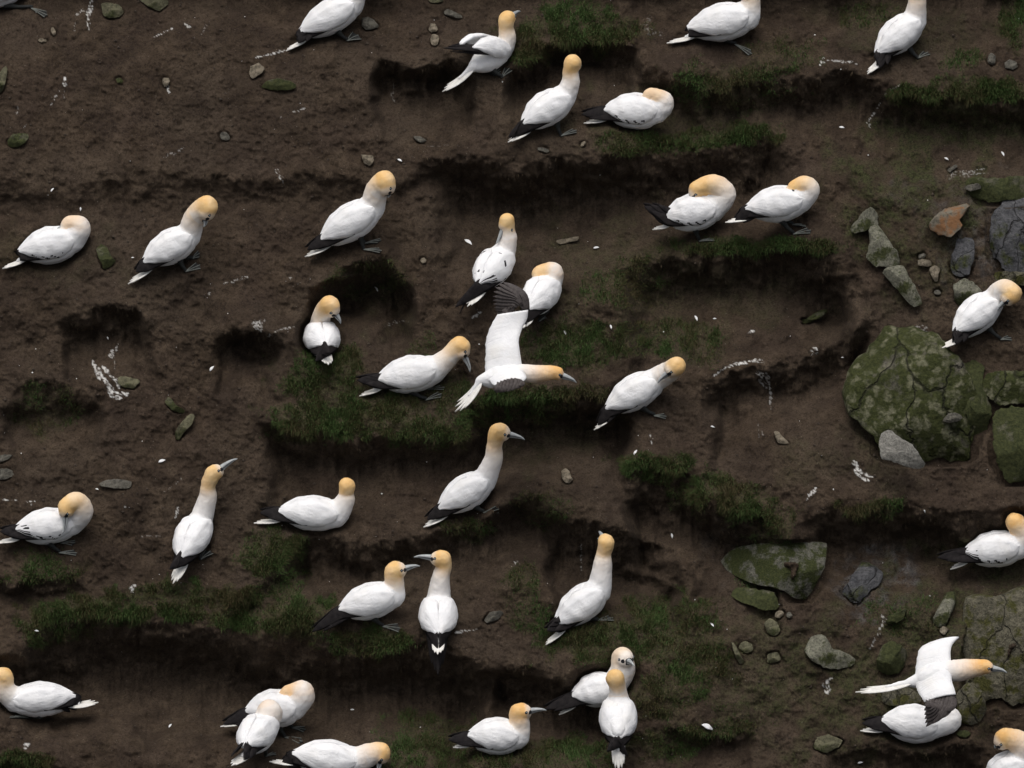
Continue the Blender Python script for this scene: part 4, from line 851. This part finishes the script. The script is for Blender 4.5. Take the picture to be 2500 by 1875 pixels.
# the soil lies behind each stone's face
for v, sz in ROCKV:
    d_ = (v - C0) @ FW; x_ = 1250 + ((v - C0) @ RT) / d_ / WID * 2500; y_ = 937.5 - ((v - C0) @ UP) / d_ / WID * 2500
    lo = d_ < np.percentile(d_, 60); i = np.round((x_[lo] - GX[0]) / STEP).astype(int); j = np.round((y_[lo] - GY[0]) / STEP).astype(int); dd = d_[lo]
    ok = (i > 3) & (j > 3) & (i < len(GX) - 4) & (j < len(GY) - 4); i, j, dd = i[ok], j[ok], dd[ok]
    if not len(i): continue
    a0, a1, b0, b1 = i.min() - 3, i.max() + 4, j.min() - 3, j.max() + 4; sub = np.full((b1 - b0, a1 - a0), -1e9)
    k_ = max(1, int(sz * PPM / STEP / 22) + 1) + (5 if sz > .25 else 0)
    for di in range(-k_, k_ + 1):
        for dj in range(-k_, k_ + 1):
            if di * di + dj * dj > k_ * k_ * (.55 if sz > .25 else 1): continue
            np.maximum.at(sub, (np.clip(j - b0 + dj, 0, b1 - b0 - 1), np.clip(i - a0 + di, 0, a1 - a0 - 1)), dd + .02)
    sub = np.where(sub > 0, np.minimum(sub, D[b0:b1, a0:a1] + .45), -1e9)
    D[b0:b1, a0:a1] = np.maximum(D[b0:b1, a0:a1], sub)

# ------------------------------------------------------------------ cliff mesh
VV = (C0 + ray(PX, PY) * D[..., None]).reshape(-1, 3)
ny, nx = D.shape; idx = np.arange(ny * nx).reshape(ny, nx)
quads = np.stack([idx[:-1, :-1], idx[1:, :-1], idx[1:, 1:], idx[:-1, 1:]], -1).reshape(-1, 4)
cliff = big_mesh("terrain", VV, quads, M['soil']); cliff['kind'] = "structure"; cliff['label'] = "steep dark brown soil cliff stepped into ledges"
cliff.data.polygons.foreach_set('use_smooth', np.ones(len(quads), bool))
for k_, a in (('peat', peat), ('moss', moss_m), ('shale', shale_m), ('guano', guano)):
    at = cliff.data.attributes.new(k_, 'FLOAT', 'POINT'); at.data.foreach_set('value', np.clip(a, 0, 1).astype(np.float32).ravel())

# ------------------------------------------------------------------ loose feathers
def feather(t, x, y, ln, ang, label):
    c = P(t, x, y); a = radians(ang); L = ln / 3.456; q = np.linspace(-.5, .5, 7)
    pts_ = [pt((c[0] + L * k * cos(a) - 1.5 * L * .2 * (k * k) * sin(a), c[1] + L * k * sin(a) + .3 * L * k * k), float(depth_at(c[0] + L * k * cos(a), c[1] + L * k * sin(a))) - .010 - .004 * sin(pi * (k + .5))) for k in q]
    w = L / PPM
    v, f = ribbon(pts_, np.array([.02, .14, .2, .21, .17, .10, .02]) * w * 1.0, -FW + .5 * UP, .002)
    cw = v.mean(0); tag(mesh_obj("feather", v, f, M['down'], origin=cw), label, "feather", "moulted feathers on the soil")
for a in [('b3',483,1197,42,70,"fluffy white down left of the other down tuft, above the flying bird's head"),('b3',870,1150,40,75,"fluffy white down right of the other down tuft, on the grass"),('b2',1810,430,75,35,"white feather left of the black-speckled bird"),
 ('b2',1035,830,48,55,"curved white feather inside the dark hole"),('c1',1365,672,64,-18,"white feather above the tall slender bird"),('a4',2035,1295,46,60,"white down at the right edge, upper right"),('a4',1560,1338,44,30,"white down above the grey flake"),
 ('d3',1690,1310,110,25,"long white feather on the dark soil at the lower right"),('d3',1725,448,44,50,"white down on the grassy mound right of the upright bird"),('c3',1730,385,40,15,"white down right of the bird bent double"),('c3',1385,1305,44,80,"narrow white feather above the mossy triangle"),
 ('c3',1075,600,52,-60,"small white feather below the bird bent double"),('a2',1232,1350,46,30,"white feather on the upper slope above the bowed head"),('b1',680,155,34,90,"white down above the sleeping bird at the left"),('b1',1120,565,26,0,"white fleck of down between slab and preening bird"),
 ('b1',910,1245,28,70,"white down under the left hand hollow"),('b1',1785,1500,56,-50,"curled grey feather on the left slope"),('c4',1375,1100,30,70,"pale down on the soil lip at the right"),('d4',830,1612,46,-10,"white down at the bottom right"),('d1',310,500,40,10,"white down by the grassy edge at the lower left"),
 ('d1',1435,1300,40,-50,"white feather on bare soil at the bottom left"),('d2',830,1165,34,0,"white down under the dark bank"),('c1',820,912,30,20,"white down under the driftwood-like stone"),('b3',1745,1080,32,0,"white down in the right hand hollow"),('b3',1590,1075,50,65,"slim white feather in the right hand hollow"),
 ('b4',1195,1285,60,60,"curled white feather on top of the great boulder"),('b4',1370,1490,70,-70,"bent white feather on the great boulder's face"),('b4',680,1408,26,0,"white fleck on the bank left of the great boulder"),('c4',1590,50,10,0,"tiny white fleck on the boulder"),('a4',675,1072,46,10,"white feather on the soil below the right hand bank"),
 ('b3',745,480,50,-8,"white feather below the flat buff slab"),('a1',440,1600,40,-50,"white feather above the sleeper at the left edge")]: feather(*a)

# ------------------------------------------------------------------ grass, hanging roots, flecks
NX = np.cross(np.gradient((C0 + ray(PX, PY) * Dsm[..., None]), axis=1), np.gradient((C0 + ray(PX, PY) * Dsm[..., None]), axis=0))
NX = NX / (np.linalg.norm(NX, axis=2, keepdims=True) + 1e-9); NX = np.where((NX @ FW)[..., None] > 0, -NX, NX)
occ = np.zeros(D.shape, bool); occ[carve > 0] = True
def sample(mask, n, seed):
    rs = np.random.RandomState(seed); w = mask.ravel() / mask.sum(); k = rs.choice(w.size, n, p=w); j, i = np.unravel_index(k, mask.shape)
    x = GX[i] + rs.uniform(-.5, .5, n) * STEP; y = GY[j] + rs.uniform(-.5, .5, n) * STEP
    return C0 + ray(x, y) * depth_at(x, y)[:, None], NX[j, i], j, i, rs
def blades(name, mask, n, seed, lmin, lmax, wid, dir_fn, mat, label):
    p0, nn, j, i, rs = sample(mask, n, seed); L = rs.uniform(lmin, lmax, n)[:, None] * (0.6 + .4 * mask[j, i][:, None])
    d0, d1 = dir_fn(nn, rs, n); s = np.cross(d0, -FW); s /= np.linalg.norm(s, axis=1, keepdims=True) + 1e-9
    sw = rs.uniform(.7, 1.3, n)[:, None] * wid
    p1 = p0 + d0 * L * .5; p2 = p1 + d1 * L * .55
    v = np.stack([p0 - s * sw, p0 + s * sw, p1 + s * sw * .8, p1 - s * sw * .8, p2 + s * sw * .15, p2 - s * sw * .15], 1).reshape(-1, 3)
    b = np.arange(n)[:, None] * 6; q = np.concatenate([b + np.array([0, 1, 2, 3]), b + np.array([3, 2, 4, 5])])
    o = big_mesh(name, v, q, mat); at = o.data.attributes.new('tint', 'FLOAT', 'POINT')
    tint = np.clip(rs.normal(.5, .2, n) + .35 * fbm(X * 3, Y * 3, 88, 2)[j, i], 0, 1); at.data.foreach_set('value', np.repeat(tint, 6).astype(np.float32))
    o['kind'] = "stuff"; o['label'] = label; return o
def unit(v): return v / (np.linalg.norm(v, axis=1, keepdims=True) + 1e-9)
def grass_dir(nn, rs, n):
    r = rs.normal(0, .55, (n, 3)); d0 = unit(nn * .7 + ZUP * .75 + r); d1 = unit(nn * .6 - ZUP * rs.uniform(-.4, 1.0, (n, 1)) + r); return d0, d1
def root_dir(nn, rs, n):
    r = rs.normal(0, .40, (n, 3)); d0 = unit(nn * .8 - ZUP * .6 + r); d1 = unit(-ZUP + nn * .05 + r * .9); return d0, d1
def mat_blade(name, stops):
    m = NT(name, .8, .15); m.col(m.ramp(m.attr("tint").outputs["Fac"], stops)); return m.m
gm = mat_blade("grass_blade", [(.0, (.078, .060, .030)), (.35, (.056, .052, .021)), (.62, (.040, .064, .018)), (1, (.058, .106, .030))])
rm = mat_blade("dead_root", [(.0, (.028, .020, .014)), (.6, (.070, .052, .034)), (1, (.14, .105, .066))])
free = np.where(occ, .12, 1.0)
blades("grass", (grass_m ** 1.3) * (.12 + sst(-.35, .35, fbm(X * 8, Y * 8, 66, 3)) + 1.6 * lipmask) * free + 1e-9, 165000, 3, .012, .046, .0018, grass_dir, gm, "short dark green grass growing on the ledges")
blades("hanging_roots", (np.maximum(peat * .6, lipmask * .8)) * free + .01, 15000, 4, .010, .040, .0012, root_dir, rm, "brown roots and dead grass hanging from the soil lips")
blades("dead_grass", (moss_m * .5 + .10) * free, 26000, 5, .010, .030, .0013, grass_dir, rm, "short dead grass and litter on the soil")
# crumbs of soil and grit
p0, nn, j, i, rs = sample((1 - .8 * peat) * (1 - .7 * grass_m) * free, 9000, 6)
ic = np.array([(1, 0, 0), (-1, 0, 0), (0, 1, 0), (0, -1, 0), (0, 0, 1), (0, 0, -1)], float); fc = np.array([(0, 2, 4), (2, 1, 4), (1, 3, 4), (3, 0, 4), (2, 0, 5), (1, 2, 5), (3, 1, 5), (0, 3, 5)])
sz = (.003 + .010 * rs.power(.5, 9000) ** 3)[:, None, None] * rs.uniform(.5, 1.4, (9000, 6, 3))
v = (p0[:, None, :] - FW * .002 + ic[None] * sz).reshape(-1, 3); q = (np.arange(9000)[:, None, None] * 6 + fc[None]).reshape(-1, 3)
gmx = mat_rock("soil_crumb", (.035, .026, .020), (.10, .078, .060), 0, 0, scale=3)
o = big_mesh("soil_crumbs", v, q, gmx); o['kind'] = "stuff"; o['label'] = "crumbs of soil and grit scattered over the slope"
nf = 220; p0, nn, j, i, rs = sample((1 - .6 * peat) * free, nf, 9); sz = (.0025 + .0055 * rs.rand(nf) ** 3)[:, None, None] * rs.uniform(.6, 1.3, (nf, 6, 3))
v = (p0[:, None, :] - FW * .004 + ic[None] * sz).reshape(-1, 3); q = (np.arange(nf)[:, None, None] * 6 + fc[None]).reshape(-1, 3)
o = big_mesh("down_flecks", v, q, M['down']); o['kind'] = "stuff"; o['label'] = "tiny white flecks of down and shell on the soil"
